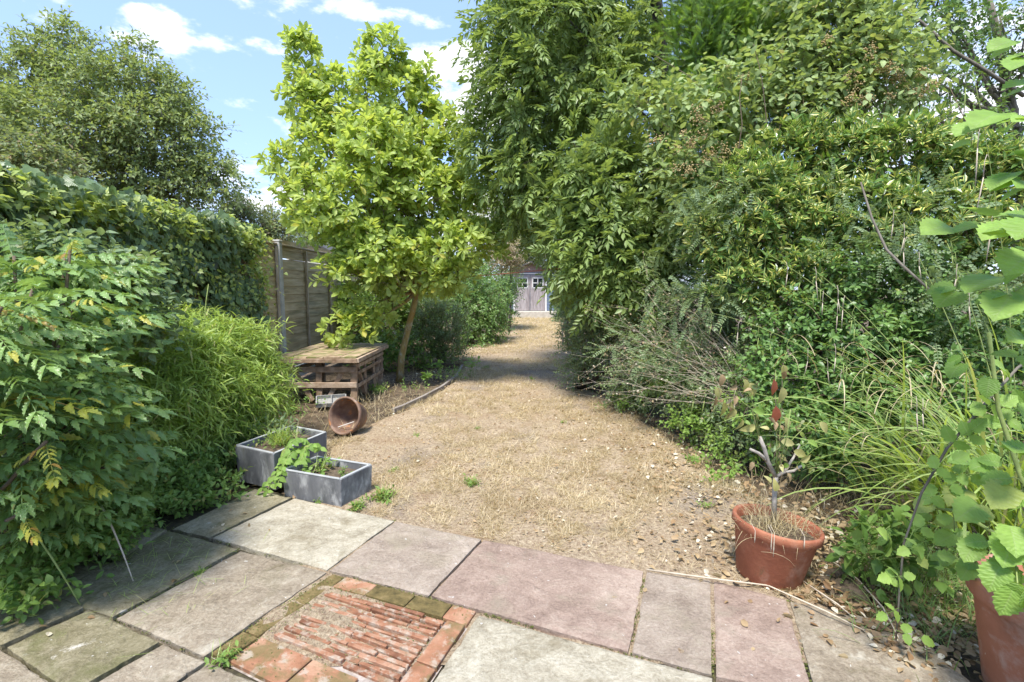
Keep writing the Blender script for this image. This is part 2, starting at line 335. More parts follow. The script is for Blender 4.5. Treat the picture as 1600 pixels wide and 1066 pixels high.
class MB:
    """collects solids and links them as ONE mesh object"""
    def __init__(s): s.v = []; s.f = []
    def add(s, vs, fs):
        n = len(s.v); s.v += [tuple(float(c) for c in v) for v in vs]; s.f += [tuple(i + n for i in f) for f in fs]
    def box(s, c, size, ax=None, jit=0):
        ax = np.eye(3) if ax is None else ax
        vs = []
        for i in range(8):
            q = np.array([(i & 1) - .5, (i >> 1 & 1) - .5, (i >> 2 & 1) - .5]) * size
            if jit: q = q + (rng.random(3) - .5) * jit
            vs.append(np.asarray(c) + q @ ax)
        s.add(vs, [(0, 2, 3, 1), (4, 5, 7, 6), (0, 1, 5, 4), (2, 6, 7, 3), (0, 4, 6, 2), (1, 3, 7, 5)])
    def bar(s, p0, p1, w, t, up=(0, 0, 1), jit=0):
        p0, p1 = np.asarray(p0, float), np.asarray(p1, float); y = p1 - p0; l = np.linalg.norm(y); y = y / l
        up = np.asarray(up, float); x = np.cross(y, up); x = x / (np.linalg.norm(x) + 1e-9); z = np.cross(x, y)
        s.box((p0 + p1) / 2, (w, l, t), np.array([x, y, z]), jit)
    def tube(s, pts, rad, n=6, cap=True):
        pts = [np.asarray(p, float) for p in pts]; vs = []; fs = []; m = len(pts)
        if np.isscalar(rad): rad = [rad] * m
        ref = np.array([.31, .52, .79])
        for i, p in enumerate(pts):
            t = pts[min(i + 1, m - 1)] - pts[max(i - 1, 0)]; t = t / (np.linalg.norm(t) + 1e-9)
            if abs(t @ ref) > .95: ref = np.array([.9, -.3, .1])
            a = np.cross(t, ref); a /= np.linalg.norm(a); b = np.cross(t, a)
            for k in range(n):
                w = 2 * math.pi * k / n; vs.append(p + rad[i] * (a * math.cos(w) + b * math.sin(w)))
        for i in range(m - 1):
            for k in range(n):
                k2 = (k + 1) % n; fs.append((i * n + k, i * n + k2, (i + 1) * n + k2, (i + 1) * n + k))
        if cap: fs.append(tuple(range(n))[::-1]); fs.append(tuple((m - 1) * n + k for k in range(n)))
        s.add(vs, fs)
    def lathe(s, prof, n=40, wob=0.0):
        vs = []; fs = []
        for i, (r, z) in enumerate(prof):
            for k in range(n):
                w = 2 * math.pi * k / n; rr = r * (1 + wob * math.sin(3 * w + i * .2)); vs.append((rr * math.cos(w), rr * math.sin(w), z))
        for i in range(len(prof) - 1):
            for k in range(n):
                k2 = (k + 1) % n; fs.append((i * n + k, i * n + k2, (i + 1) * n + k2, (i + 1) * n + k))
        s.add(vs, fs)
    def build(s, name, mat, parent=None, bevel=0, smooth=False, kind=None, label=None, local=False, seg=1):
        off = np.zeros(3) if local else rootloc(parent)
        me = bpy.data.meshes.new(name); me.from_pydata([tuple(np.array(v) - off) for v in s.v], [], s.f); me.update()
        bm = bmesh.new(); bm.from_mesh(me); bmesh.ops.recalc_face_normals(bm, faces=bm.faces)
        if bevel: bmesh.ops.bevel(bm, geom=bm.edges[:], offset=bevel, segments=seg, affect='EDGES', profile=.5)
        bm.to_mesh(me); bm.free()
        me.polygons.foreach_set('use_smooth', [bool(smooth)] * len(me.polygons))
        me.materials.append(mat)
        return link(name, me, parent, kind, label)


# ------------------------------------------------------------------ leaf shapes (length 1 along +Y, upper side +Z)
def leaf_tpl(rows, fold=.25, curl=.15, teeth=0.0, pleat=0.0):
    """rows: (y, half width)"""
    V = [(0, 0, 0)]; U = [(0, 0, 0)]; F = []
    for i, (y, w) in enumerate(rows):
        tw = w * (1 + teeth * (1 if i % 2 else -1)); ty = y + (teeth * .06 if i % 2 else 0)
        z = -curl * y * y; pz = pleat * (1 if i % 2 else -1)
        V += [(-tw, ty, z + fold * tw + pz), (0, y, z), (tw, ty, z + fold * tw + pz)]
        U += [(-1, y, 0), (0, y, 0), (1, y, 0)]
    V.append((0, 1, -curl)); U.append((0, 1, 0))
    F += [(0, 2, 1), (0, 3, 2)]
    n = len(rows)
    for i in range(n - 1):
        a = 1 + 3 * i; b = a + 3
        F += [(a, a + 1, b + 1), (a, b + 1, b), (a + 1, a + 2, b + 2), (a + 1, b + 2, b + 1)]
    a = 1 + 3 * (n - 1); t = len(V) - 1
    F += [(a, a + 1, t), (a + 1, a + 2, t)]
    return np.array(V, float), np.array(F), np.array(U, float)


def star_tpl(pts, fold=.15):
    V = [(0, .35, 0)] + [(x, y, abs(x) * fold - .12 * y * y) for x, y in pts]; U = [(0, .35, 0)] + [(x * 2, y, 0) for x, y in pts]
    n = len(pts); F = [(0, 1 + (k + 1) % n, 1 + k) for k in range(n)]
    return np.array(V, float), np.array(F), np.array(U, float)


def compound(npair, leaf, ll, spread=62, term=True, width=1.0, stalk=.012, arch=.25, first=.2, droop=.2, seed=1):
    r = np.random.default_rng(seed); V = []; F = []; U = []; n = 0
    def put(p, d, nn, sc):
        nonlocal n
        d = nrm(np.array(d, float)); nn = np.array(nn, float); z = nrm(nn - d * (nn @ d)); x = np.cross(d, z)
        q = leaf[0] * sc; V.append(p + q[:, :1] * x * width + q[:, 1:2] * d + q[:, 2:] * z)
        F.append(leaf[1] + n); u = leaf[2].copy(); u[:, 2] += r.random() * .35; U.append(u); n += len(q)
    ys = [first + (1 - first - .08) * k / max(npair - 1, 1) for k in range(npair)]
    for y in ys:
        z = -arch * y * y
        for s in (-1, 1):
            a = R(spread + r.uniform(-9, 9) - 18 * y)
            put(np.array([0, y + r.uniform(-.015, .015), z]), (s * math.sin(a), math.cos(a), -droop + r.uniform(-.15, .15)), (s * .25, -.1, 1), ll * r.uniform(.82, 1.1) * (1 - .2 * abs(y - .5)))
    if term: put(np.array([0, .94, -arch * .9]), (0, 1, -.3), (0, 0, 1), ll * 1.05)
    m = 5; tv = []; tf = []
    for k in range(m + 1):
        y = k / m; z = -arch * y * y; w = stalk * (1 - .6 * y)
        tv += [(-w, y, z), (w, y, z), (0, y, z - w * 1.6)]
        if k < m:
            for j in range(3):
                a = 3 * k + j; b = 3 * k + (j + 1) % 3; tf += [(a, b, b + 3), (a, b + 3, a + 3)]
    V.append(np.array(tv, float)); F.append(np.array(tf) + n); U.append(np.zeros((len(tv), 3)))
    return np.concatenate(V), np.concatenate(F), np.concatenate(U)


T = {}
T['lo'] = leaf_tpl([(.45, .24)], .3, .15)
T['lo_wide'] = leaf_tpl([(.42, .36)], .25, .15)
T['mid'] = leaf_tpl([(.25, .17), (.6, .23)], .3, .2)
T['obov'] = leaf_tpl([(.22, .10), (.5, .22), (.78, .2)], .28, .22)
T['ovate'] = leaf_tpl([(.15, .22), (.42, .32), (.75, .18)], .22, .2)
T['ovate_hi'] = leaf_tpl([(.08, .18), (.2, .29), (.32, .31), (.45, .33), (.58, .30), (.72, .23), (.86, .13)], .2, .2, .12)
T['round'] = leaf_tpl([(.2, .32), (.55, .42), (.85, .25)], .2, .15)
T['curled'] = leaf_tpl([(.12, .18), (.38, .28), (.72, .18)], .5, .4)
T['needle'] = leaf_tpl([(.3, .06)], .2, .3)
T['bamboo'] = leaf_tpl([(.2, .065), (.6, .055)], .2, .35)
T['lens'] = leaf_tpl([(.3, .14), (.65, .15)], .35, .12)
T['ivy'] = star_tpl([(0, 0), (.28, -.08), (.48, .12), (.30, .34), (.36, .58), (.14, .62), (0, 1), (-.14, .62), (-.36, .58), (-.30, .34), (-.48, .12), (-.28, -.08)])
T['hol'] = leaf_tpl([(.07, .17), (.18, .24), (.28, .22), (.38, .27), (.48, .22), (.58, .24), (.70, .15), (.80, .14), (.9, .05)], .3, .28, .16)
T['hazel'] = leaf_tpl([(-.03, .22), (.04, .32), (.12, .37), (.2, .43), (.28, .43), (.36, .46), (.44, .44), (.52, .45), (.6, .39), (.68, .37), (.76, .28), (.84, .22), (.92, .09)], .16, .25, .07, .010)
T['ashleaf'] = compound(5, T['lo'], .40, 58, width=.8, stalk=.008, seed=2)
T['ashleaf2'] = compound(4, T['mid'], .42, 50, width=.85, stalk=.008, arch=.4, seed=4)
T['mahonia'] = compound(6, T['hol'], .27, 62, width=.72, stalk=.012, arch=.35, first=.12, droop=.35, seed=5)
T['mahonia2'] = compound(6, T['hol'], .28, 58, width=.70, stalk=.012, arch=.2, first=.15, droop=.5, seed=6)
T['mahonia3'] = compound(7, T['hol'], .24, 64, width=.78, stalk=.011, arch=.5, first=.1, droop=.25, seed=7)
T['trifol'] = compound(1, T['ovate'], .62, 72, width=1.0, stalk=.012, arch=.1, first=.35, seed=8)
T['trifol_hi'] = compound(1, T['ovate_hi'], .62, 74, width=1.1, stalk=.014, arch=.1, first=.35, seed=9)
T['pinna'] = compound(7, T['lo_wide'], .17, 75, width=1.0, stalk=.008, arch=.25, first=.12, droop=.05, seed=10)


def cone_spray(seed):
    r = np.random.default_rng(seed); V = []; F = []; U = []; n = 0
    for k in range(26):
        y = .05 + .85 * k / 26; s = 1 if k % 2 else -1; a = R(38 + r.uniform(-12, 12)); l = .34 * (1 - .55 * y)
        b = np.array([0, y, -.15 * y * y]); d = np.array([s * math.sin(a), math.cos(a), r.uniform(-.3, .3)]); p = np.array([-d[1], d[0], 0]) * .022
        V += [b - p, b + p, b + d * l]; F.append((n, n + 1, n + 2)); U += [(-.5, 0, r.random() * .3)] * 3; n += 3
    V += [(-.02, 0, 0), (.02, 0, 0), (0, 1, -.2)]; F.append((n, n + 1, n + 2)); U += [(0, 0, 0)] * 3
    return np.array(V, float), np.array(F), np.array(U, float)


T['spray'] = cone_spray(1)
TM = {}


class Fol:
    """the leaves of one plant: the largest in view become objects, the rest one joined mesh"""
    def __init__(s): s.b = []
    def add(s, tpl, pos, d, n, size, mat, xs=None):
        pos = np.atleast_2d(pos); d = nrm(np.atleast_2d(d)); n = np.atleast_2d(n); size = np.broadcast_to(size, (len(pos),)).astype(float)
        z = nrm(n - d * np.sum(n * d, 1, keepdims=True)); x = np.cross(d, z)
        xs = np.ones(len(pos)) if xs is None else xs
        s.b.append((tpl, pos, x * (size * xs)[:, None], d * size[:, None], z * size[:, None], size, mat))
    def build(s, root, top=300, name='leaf', rest='foliage', minpx=9.0, smooth=False, ext=1.0):
        sc = []
        for bi, b in enumerate(s.b):
            pos = b[1]; dist = np.linalg.norm(pos - np.array([0, 0, CAMH]), axis=1); y = np.maximum(pos[:, 1], .05)
            u = pos[:, 0] / y * 800 + 800; ok = (u > 0) & (u < 1600) & (pos[:, 1] > .3)
            v = 450 - (pos[:, 2] - CAMH) / y * 800; ok &= (v > 0) & (v < 1066)
            px = b[5] * ext / dist * 800
            sc.append(np.where(ok & (px > minpx), px + rng.random(len(px)) * .3 * px, -1))
        allv = np.concatenate(sc); k = min(top, int((allv > 0).sum()))
        thr = np.sort(allv)[-k] if k > 0 else 1e9
        rl = rootloc(root); VV = {}
        for b, q in zip(s.b, sc):
            tpl, pos, X, Y, Z, size, mat = b; big = q >= thr; tv, tf, tu = T[tpl]
            for i in np.nonzero(big)[0]:
                key = (tpl, mat)
                if key not in TM:
                    me = bpy.data.meshes.new(name); me.from_pydata(tv.tolist(), [], tf.tolist()); me.update()
                    me.polygons.foreach_set('use_smooth', [smooth or len(tf) > 10] * len(tf))
                    a = me.attributes.new('luv', 'FLOAT_VECTOR', 'POINT'); a.data.foreach_set('vector', tu.astype(np.float32).ravel()); me.materials.append(M[mat]); TM[key] = me
                o = bpy.data.objects.new(name, TM[key]); COL.objects.link(o); o.parent = root
                p = pos[i] - rl
                o.matrix_basis = Matrix(((X[i, 0], Y[i, 0], Z[i, 0], p[0]), (X[i, 1], Y[i, 1], Z[i, 1], p[1]), (X[i, 2], Y[i, 2], Z[i, 2], p[2]), (0, 0, 0, 1)))
            r = ~big; m = int(r.sum())
            if not m: continue
            V = pos[r][:, None, :] + tv[None, :, 0:1] * X[r][:, None, :] + tv[None, :, 1:2] * Y[r][:, None, :] + tv[None, :, 2:3] * Z[r][:, None, :]
            Fc = tf[None] + (np.arange(m) * len(tv))[:, None, None]
            U = np.repeat(tu[None], m, 0); U[:, :, 2] += rng.random(m)[:, None]
            VV.setdefault(mat, []).append((V.reshape(-1, 3), Fc.reshape(-1, 3), U.reshape(-1, 3)))
        if not VV: return
        # one mesh, one material slot per leaf kind
        Vs, Fs, Us, mi, n = [], [], [], [], 0
        mats = list(VV)
        for j, mt in enumerate(mats):
            for (v, f, u) in VV[mt]: Vs.append(v); Fs.append(f + n); Us.append(u); mi.append(np.full(len(f), j, dtype=np.int32)); n += len(v)
        o = trimesh(rest, np.concatenate(Vs), np.concatenate(Fs), M[mats[0]], root, np.concatenate(Us), smooth=smooth, kind='stuff')
        for mt in mats[1:]: o.data.materials.append(M[mt])
        o.data.polygons.foreach_set('material_index', np.concatenate(mi))
        STAT.append((root.name if root else rest, len(o.data.polygons)))
        return o


STAT = []


def rdir(n): return nrm(rng.normal(size=(n, 3)))


def B(px, py, d, rx, ry, rd=None):
    """ellipsoid clump: centre seen at px,py and d metres away, half sizes rx,ry in photo pixels, rd in metres"""
    c = P(px, py, d); return (c, np.array([rx * d / 800, rd if rd else (rx + ry) / 2 * d / 800, ry * d / 800]))


def clumps(blobs, n, per, csize=.32, upb=.2, inner=.35, thin=.45, minz=.03, clip=None):
    """sprig feet and directions gathered in small clumps on the blobs"""
    ar = np.array([(b[1][0] * b[1][2] + b[1][1] * b[1][2]) for b in blobs]); ar = ar / ar.sum()
    idx = rng.choice(len(blobs), n, p=ar)
    C = np.array([blobs[i][0] for i in idx]); RR = np.array([blobs[i][1] for i in idx])
    d = rdir(n); tocam = nrm(np.array([0, 0, CAMH]) - C)
    flip = (np.sum(d * tocam, 1) < -.15) & (rng.random(n) > thin)
    d[flip] = d[flip] - 2 * tocam[flip] * np.sum(d[flip] * tocam[flip], 1)[:, None]
    rad = inner + (1 - inner) * rng.random(n) ** .5
    c = C + d * RR * (rad * .86)[:, None]
    rc = csize * RR.min(1) * rng.uniform(.6, 1.3, n)
    c = np.repeat(c, per, 0); dd = np.repeat(nrm(d / RR), per, 0); rc = np.repeat(rc, per)
    e = rdir(len(c)); base = c + e * (rc * rng.random(len(c)) ** .5)[:, None] * .8
    D = nrm(e * .55 + dd * .75 + UP * upb + rng.normal(size=e.shape) * .25)
    ok = base[:, 2] > minz
    if clip is not None: ok &= clip(base)
    return base[ok], D[ok], c[ok]


def sprigs(fol, tpl, Bp, D, L, n, size, mat, splay=60, upn=.7, droop=.15, alt=False, tipbias=0.0, vary=.25, flat=False):
    m = len(Bp); L = np.broadcast_to(L, (m,)); a = np.cross(D, np.broadcast_to(UP, D.shape) + .01); a = nrm(a); b = np.cross(D, a)
    ph0 = rng.random(m) * 6.28
    if isinstance(tpl, str): tpl = [tpl]
    for k in range(n):
        t = tipbias + (1 - tipbias) * (k + .7) / n
        pos = Bp + D * (L * t)[:, None] - UP * (droop * L * t * t)[:, None]
        ph = (ph0 + k * 2.4) if not flat else (k % 2) * math.pi + rng.normal(size=m) * .3
        side = a * np.cos(ph)[:, None] + b * np.sin(ph)[:, None]
        sp = np.radians(splay + rng.normal(size=m) * 12) * (1.0 - .45 * (k == n - 1))
        ld = D * np.cos(sp)[:, None] + side * np.sin(sp)[:, None] - UP * droop * .8 + rng.normal(size=D.shape) * .08
        nn = UP * upn + D * .3 + rng.normal(size=D.shape) * .32 - side * .1
        fol.add(tpl[k % len(tpl)], pos, ld, nn, size * rng.uniform(1 - vary, 1 + vary, m), mat)
    return Bp, Bp + D * L[:, None] - UP * (droop * L)[:, None]


def twigs(P0, P1, r0, r1, mat, parent, name='twig', kind='stuff'):
    m = len(P0); d = nrm(P1 - P0); a = nrm(np.cross(d, np.array([.2, .3, .93]))); b = np.cross(d, a); V = []
    r0 = np.broadcast_to(r0, (m,)); r1 = np.broadcast_to(r1, (m,))
    for (p, r) in ((P0, r0), (P1, r1)):
        for k in range(3):
            w = 2.094 * k; V.append(p + (a * math.cos(w) + b * math.sin(w)) * r[:, None])
    V = np.stack(V, 1); f = []
    for k in range(3):
        k2 = (k + 1) % 3; f += [(k, k2, k2 + 3), (k, k2 + 3, k + 3)]
    F = np.array(f)[None] + (np.arange(m) * 6)[:, None, None]
    return trimesh(name, V.reshape(-1, 3), F.reshape(-1, 3), mat, parent, kind=kind)


def curve(p0, p1, bow=None, n=7, wob=0.0):
    p0 = np.asarray(p0, float); p1 = np.asarray(p1, float); bow = np.zeros(3) if bow is None else np.asarray(bow, float); out = []
    for i in range(n):
        t = i / (n - 1); out.append(p0 + (p1 - p0) * t + bow * 4 * t * (1 - t) + (rng.normal(size=3) * wob if 0 < i < n - 1 else 0))
    return out


def limb_set(root, start, targets, r0, mat, name='branch', wob=.03, bowup=.1, n=6, cap=20):
    for i, tgt in enumerate(targets[:cap]):
        l = np.linalg.norm(np.asarray(tgt) - start); mb = MB()
        pts = curve(start, tgt, np.array([0, 0, bowup * l]), n, wob)
        mb.tube(pts, [r0 * (1 - .8 * k / (n - 1)) for k in range(n)], 6)
        for _ in range(5):
            k = random.randint(2, n - 2); q = pts[k] + rng.normal(size=3) * l * .13 + np.array([0, 0, .04 * l])
            mb.tube(curve(pts[k], q, None, 4, wob), [r0 * .35, r0 * .25, r0 * .15, r0 * .06], 4)
        mb.build(name, mat, root, smooth=True)


def arcs(base, az, length, el, curvature, width, nseg=7, twist=0.0, fold=0.0):
    """arching strips; arrays over blades. returns V,F,U"""
    m = len(base); V = []; U = []; p = base.copy(); e = el.copy(); st = length / nseg; rnd = rng.random(m)
    side = np.stack([-np.sin(az), np.cos(az), np.zeros(m)], 1)
    for k in range(nseg + 1):
        t = k / nseg; w = width * (1 - t ** 2.2) * (.6 + .4 * min(1, t * 4)) + width * .03
        tw = twist * t; d = np.stack([np.cos(az) * np.cos(e), np.sin(az) * np.cos(e), np.sin(e)], 1)
        nn = np.cross(side, d); s2 = side * math.cos(tw) + nn * math.sin(tw)
        V += [p - s2 * w[:, None] / 2, p + s2 * w[:, None] / 2]; U += [np.stack([-np.ones(m), np.full(m, t), rnd], 1), np.stack([np.ones(m), np.full(m, t), rnd], 1)]
        p = p + d * st[:, None]; e = e - curvature * (0.4 + 1.2 * t) / nseg
    V = np.stack(V, 1); U = np.stack(U, 1); f = []
    for k in range(nseg): a = 2 * k; f += [(a, a + 1, a + 3), (a, a + 3, a + 2)]
    F = np.array(f)[None] + (np.arange(m) * 2 * (nseg + 1))[:, None, None]
    return V, F, U


# ------------------------------------------------------------------ GROUND
def fbm(x, y, s, seed=0):
    return mnoise.fractal(Vector((x * s + seed, y * s - seed, seed * .37)), 1.0, 2.0, 4)


# lawn edges as points of the ground
LEFT = [G(*p) for p in [(430, 900), (455, 800), (505, 745), (520, 690), (592, 652), (650, 632), (708, 592), (722, 570), (712, 552), (760, 528), (790, 510), (798, 497)]]
RIGHT = [G(*p) for p in [(1560, 1100), (1290, 905), (1215, 800), (1130, 745), (1060, 690), (1000, 650), (950, 610), (925, 575), (905, 545), (890, 520), (872, 497)]]
PAV = [G(*p) for p in [(398, 764), (455, 777), (616, 813), (752, 842), (1006, 891), (1112, 906), (1228, 936), (1420, 975), (1560, 1095)]]


def interp(pts, y):
    ys = np.array([p[1] for p in pts]); xs = np.array([p[0] for p in pts]); o = np.argsort(ys); return np.interp(y, ys[o], xs[o])


def pav_y(x):
    xs = np.array([p[0] for p in PAV]); ys = np.array([p[1] for p in PAV]); return np.interp(x, xs, ys)


def on_paving(x, y): return y < pav_y(x)


def grid(name, xf, ys, nx, zf, mat, kind='structure'):
    V = []; F = []
    for y in ys:
        a, b = xf(y)
        for i in range(nx):
            x = a + (b - a) * i / (nx - 1); V.append((x, y, zf(x, y)))
    for j in range(len(ys) - 1):
        for i in range(nx - 1):
            q = j * nx + i; F += [(q, q + 1, q + nx + 1), (q, q + nx + 1, q + nx)]
    return tag(trimesh(name, V, F, mat, smooth=True), kind=kind)


def zsoil(x, y):
    near = -.045 + .02 * fbm(x, y, 1.1, 3) + .012 * fbm(x, y, 5, 7)
    out = max(0.0, 1 - (abs(x) + abs(y - 8)) / 60); return near * out - .06 * (1 - out)


gy = np.concatenate([np.linspace(-300, -2, 8), np.linspace(-1, 12, 90), np.linspace(12.5, 32, 50), np.linspace(36, 400, 12)])
gxs = np.concatenate([np.linspace(-300, -8, 8), np.linspace(-7, 7, 120), np.linspace(8, 300, 8)])
V = [(x, y, zsoil(x, y)) for y in gy for x in gxs]; nx = len(gxs)
F = [t for j in range(len(gy) - 1) for i in range(nx - 1) for t in ((j * nx + i, j * nx + i + 1, j * nx + nx + i + 1), (j * nx + i, j * nx + nx + i + 1, j * nx + nx + i))]
tag(trimesh('ground', V, F, M['soil'], smooth=True), kind='structure')


def lawnx(y): return float(interp(LEFT, y)), float(interp(RIGHT, y))


def zlawn(x, y):
    a, b = lawnx(y); e = min(x - a, b - x); return .004 + .014 * fbm(x, y, 1.3, 5) + .015 * fbm(x, y, 5, 2) - .05 * max(0, 1 - max(e, 0) / .12)


grid('lawn', lawnx, np.concatenate([np.linspace(1.9, 8, 130), np.linspace(8.2, 27, 90)]), 90, zlawn, M['lawn'])

# ------------------------------------------------------------------ PAVING
paving = link('paving', bpy.data.meshes.new('paving')); paving['kind'] = 'structure'
bed = [G(-160, 960, -.012), G(60, 830, -.012), G(398, 762, -.012), G(616, 812, -.012), G(752, 842, -.012), G(1006, 893, -.012), G(1228, 938, -.012), G(1400, 980, -.012), G(1540, 1090, -.012), G(1500, 1400, -.012), G(-200, 1400, -.012)]
me = paving.data; me.from_pydata([tuple(p) for p in bed], [], [tuple(range(len(bed)))[::-1]]); me.update(); me.materials.append(M['joint'])


def slab(c, mat, label=None, inset=.0, top=.020, n=30, rough=.0022):
    c = [np.array(G(*p, top))[:2] for p in c]; cen = sum(c) / 4
    V = []; F = []
    seed = random.random() * 50; tiltx, tilty = random.uniform(-.004, .004), random.uniform(-.004, .004)
    for j in range(n):
        for i in range(n):
            u, v = i / (n - 1), j / (n - 1)
            p = (c[0] * (1 - u) + c[1] * u) * (1 - v) + (c[3] * (1 - u) + c[2] * u) * v
            e = min(u, 1 - u, v, 1 - v)
            if e == 0:
                q = cen - p; p = p + q / np.linalg.norm(q) * (inset + .006 * (fbm(p[0], p[1], 9, seed) + .3) + .012 * max(0, fbm(p[0], p[1], 22, seed + 9) - .25))
            z = top + rough * fbm(p[0], p[1], 7, seed) + rough * .6 * fbm(p[0], p[1], 22, seed) + tiltx * (p[0] - cen[0]) + tilty * (p[1] - cen[1]) - (.004 if e == 0 else 0)
            V.append((p[0], p[1], z))
    for j in range(n - 1):
        for i in range(n - 1):
            q = j * n + i; F += [(q, q + 1, q + n + 1), (q, q + n + 1, q + n)]
    ring = [i for i in range(n)] + [j * n + n - 1 for j in range(1, n)] + [(n - 1) * n + i for i in range(n - 2, -1, -1)] + [j * n for j in range(n - 2, 0, -1)]
    k0 = len(V)
    for r in ring: V.append((V[r][0], V[r][1], -.04))
    m = len(ring)
    for k in range(m):
        k2 = (k + 1) % m; F += [(ring[k], k0 + k, k0 + k2), (ring[k], k0 + k2, ring[k2])]
    return trimesh('slab', V, F, M[mat], paving, smooth=False, label=label)


slab([(327, 839), (270, 826), (398, 764), (455, 777)], 'slab_mossy')
slab([(332, 840), (460, 778), (616, 813), (511, 890)], 'slab_light', 'large pale grey slab')
slab([(514, 891), (618, 814), (752, 842), (670, 930)], 'slab_pink', 'pinkish stone slab')
slab([(673, 931), (756, 843), (1006, 891), (982, 1018)], 'slab_redder', 'plum pink stone slab')
slab([(987, 1019), (1011, 892), (1110, 906), (1112, 1053)], 'slab_pink')
slab([(1119, 1055), (1115, 907), (1228, 936), (1272, 1088)], 'slab_redder')
slab([(1276, 1087), (1235, 939), (1420, 976), (1545, 1090)], 'slab_grey', 'grey slab under fallen leaves')
slab([(640, 1118), (748, 960), (1113, 1058), (1117, 1230)], 'slab_light', 'large pale mottled slab')
slab([(182, 966), (376, 860), (510, 893), (318, 1025)], 'slab_grey')
slab([(75, 931), (265, 829), (372, 857), (176, 963)], 'slab_mossy', 'green grey slab with white lichen')
slab([(10, 1010), (138, 951), (250, 1002), (110, 1082)], 'slab_mossy')
slab([(118, 1084), (256, 1005), (322, 1032), (200, 1116)], 'slab_grey')
slab([(-110, 965), (25, 908), (132, 948), (2, 1006)], 'slab_mossy')
slab([(208, 1118), (326, 1034), (540, 1125), (440, 1240)], 'slab_grey')
slab([(-130, 1040), (-2, 1012), (112, 1088), (-60, 1170)], 'slab_grey')
slab([(-60, 905), (75, 855), (180, 880), (70, 926)], 'slab_mossy')
slab([(190, 876), (80, 852), (180, 805), (262, 827)], 'slab_mossy')
slab([(1122, 1232), (1120, 1062), (1275, 1094), (1330, 1260)], 'slab_grey')

# tile inset: edges along the paving
tiles = link('tile_panel', bpy.data.meshes.new('tile_panel'))
qT, qR, qL = (G(519, 899)[:2], G(745, 958)[:2], G(327, 1024)[:2]); eu = qR - qT; ev = qL - qT
LU, LV = np.linalg.norm(eu), np.linalg.norm(ev); eu = eu / LU; ev = ev / LV
nrmz = np.array([0, 0, 1.0])


qB = G(607, 1166)[:2]


def TP(u, v, z):
    a, c = u / LU, v / LV; return np.array([*((qT * (1 - a) + qR * a) * (1 - c) + (qL * (1 - a) + qB * a) * c), z])


tiles.data.from_pydata([tuple(TP(a, b, -.006)) for a, b in ((0, 0), (LU, 0), (LU, LV), (0, LV))], [], [(0, 1, 2, 3)]); tiles.data.materials.append(M['mortar'])
tag(tiles, kind='structure'); tiles.parent = paving; del tiles['kind']
au, av = np.array([*eu, 0]), np.array([*ev, 0])


def tile(u0, u1, v0, v1, top, mat, jit=.004, label=None, name='tile', bev=.003):
    mb = MB(); z0 = -.03; tl = random.uniform(-.002, .002); cs = [TP(a, c, 0) + np.array([random.uniform(-jit, jit) * .5, random.uniform(-jit, jit) * .5, 0]) for a, c in ((u0, v0), (u1, v0), (u1, v1), (u0, v1))]
    mb.add([q + UP * z0 for q in cs] + [q + UP * (top + tl * (1 if i in (0, 3) else -1) + random.uniform(-jit, jit) * .3) for i, q in enumerate(cs)], [(0, 3, 2, 1), (4, 5, 6, 7), (0, 1, 5, 4), (1, 2, 6, 5), (2, 3, 7, 6), (3, 0, 4, 7)])
    return mb.build(name, M[mat], tiles, bevel=bev, label=label)


bw = .095
v = 0
while v < LV - .1:                                   # mossy edge on the left
    l = random.uniform(.2, .26); tile(.008, bw - .01, v + .004, min(v + l, LV) - .004, .012, 'mosstile'); v += l
u = bw
while u < LU - .1:
    l = random.uniform(.19, .24); l = min(l, LU - u); tile(u + .003, u + l - .003, .006, bw, .016 + random.uniform(-.003, .003), 'mosstile' if random.random() < .2 else 'tileborder'); u += l
v = bw + .01
while v < LV - .05:
    l = random.uniform(.2, .3); l = min(l, LV - v); tile(LU - bw, LU - .006, v + .003, v + l - .003, .018 + random.uniform(-.003, .003), 'tileborder'); v += l
u = bw
while u < LU - .3:
    l = random.uniform(.22, .3); tile(u + .004, u + l - .004, LV - .16, LV - .008, .012 + random.uniform(-.004, .003), 'tileborder'); u += l
v = bw + .008
row = 0
while v < LV - .19:
    th = random.uniform(.017, .026); u = bw + .012 + random.uniform(0, .05) + .03 * max(0, row - 9) / 10
    while u < LU - bw - .04:
        l = random.uniform(.12, .42); l = min(l, LU - bw - .01 - u)
        if l > .03 and random.random() > .09:
            tile(u, u + l - .006, v + .001, v + th - .003, random.uniform(.004, .020), 'tile', .006, bev=.002)
        u += l
    v += th + random.uniform(.001, .006); row += 1


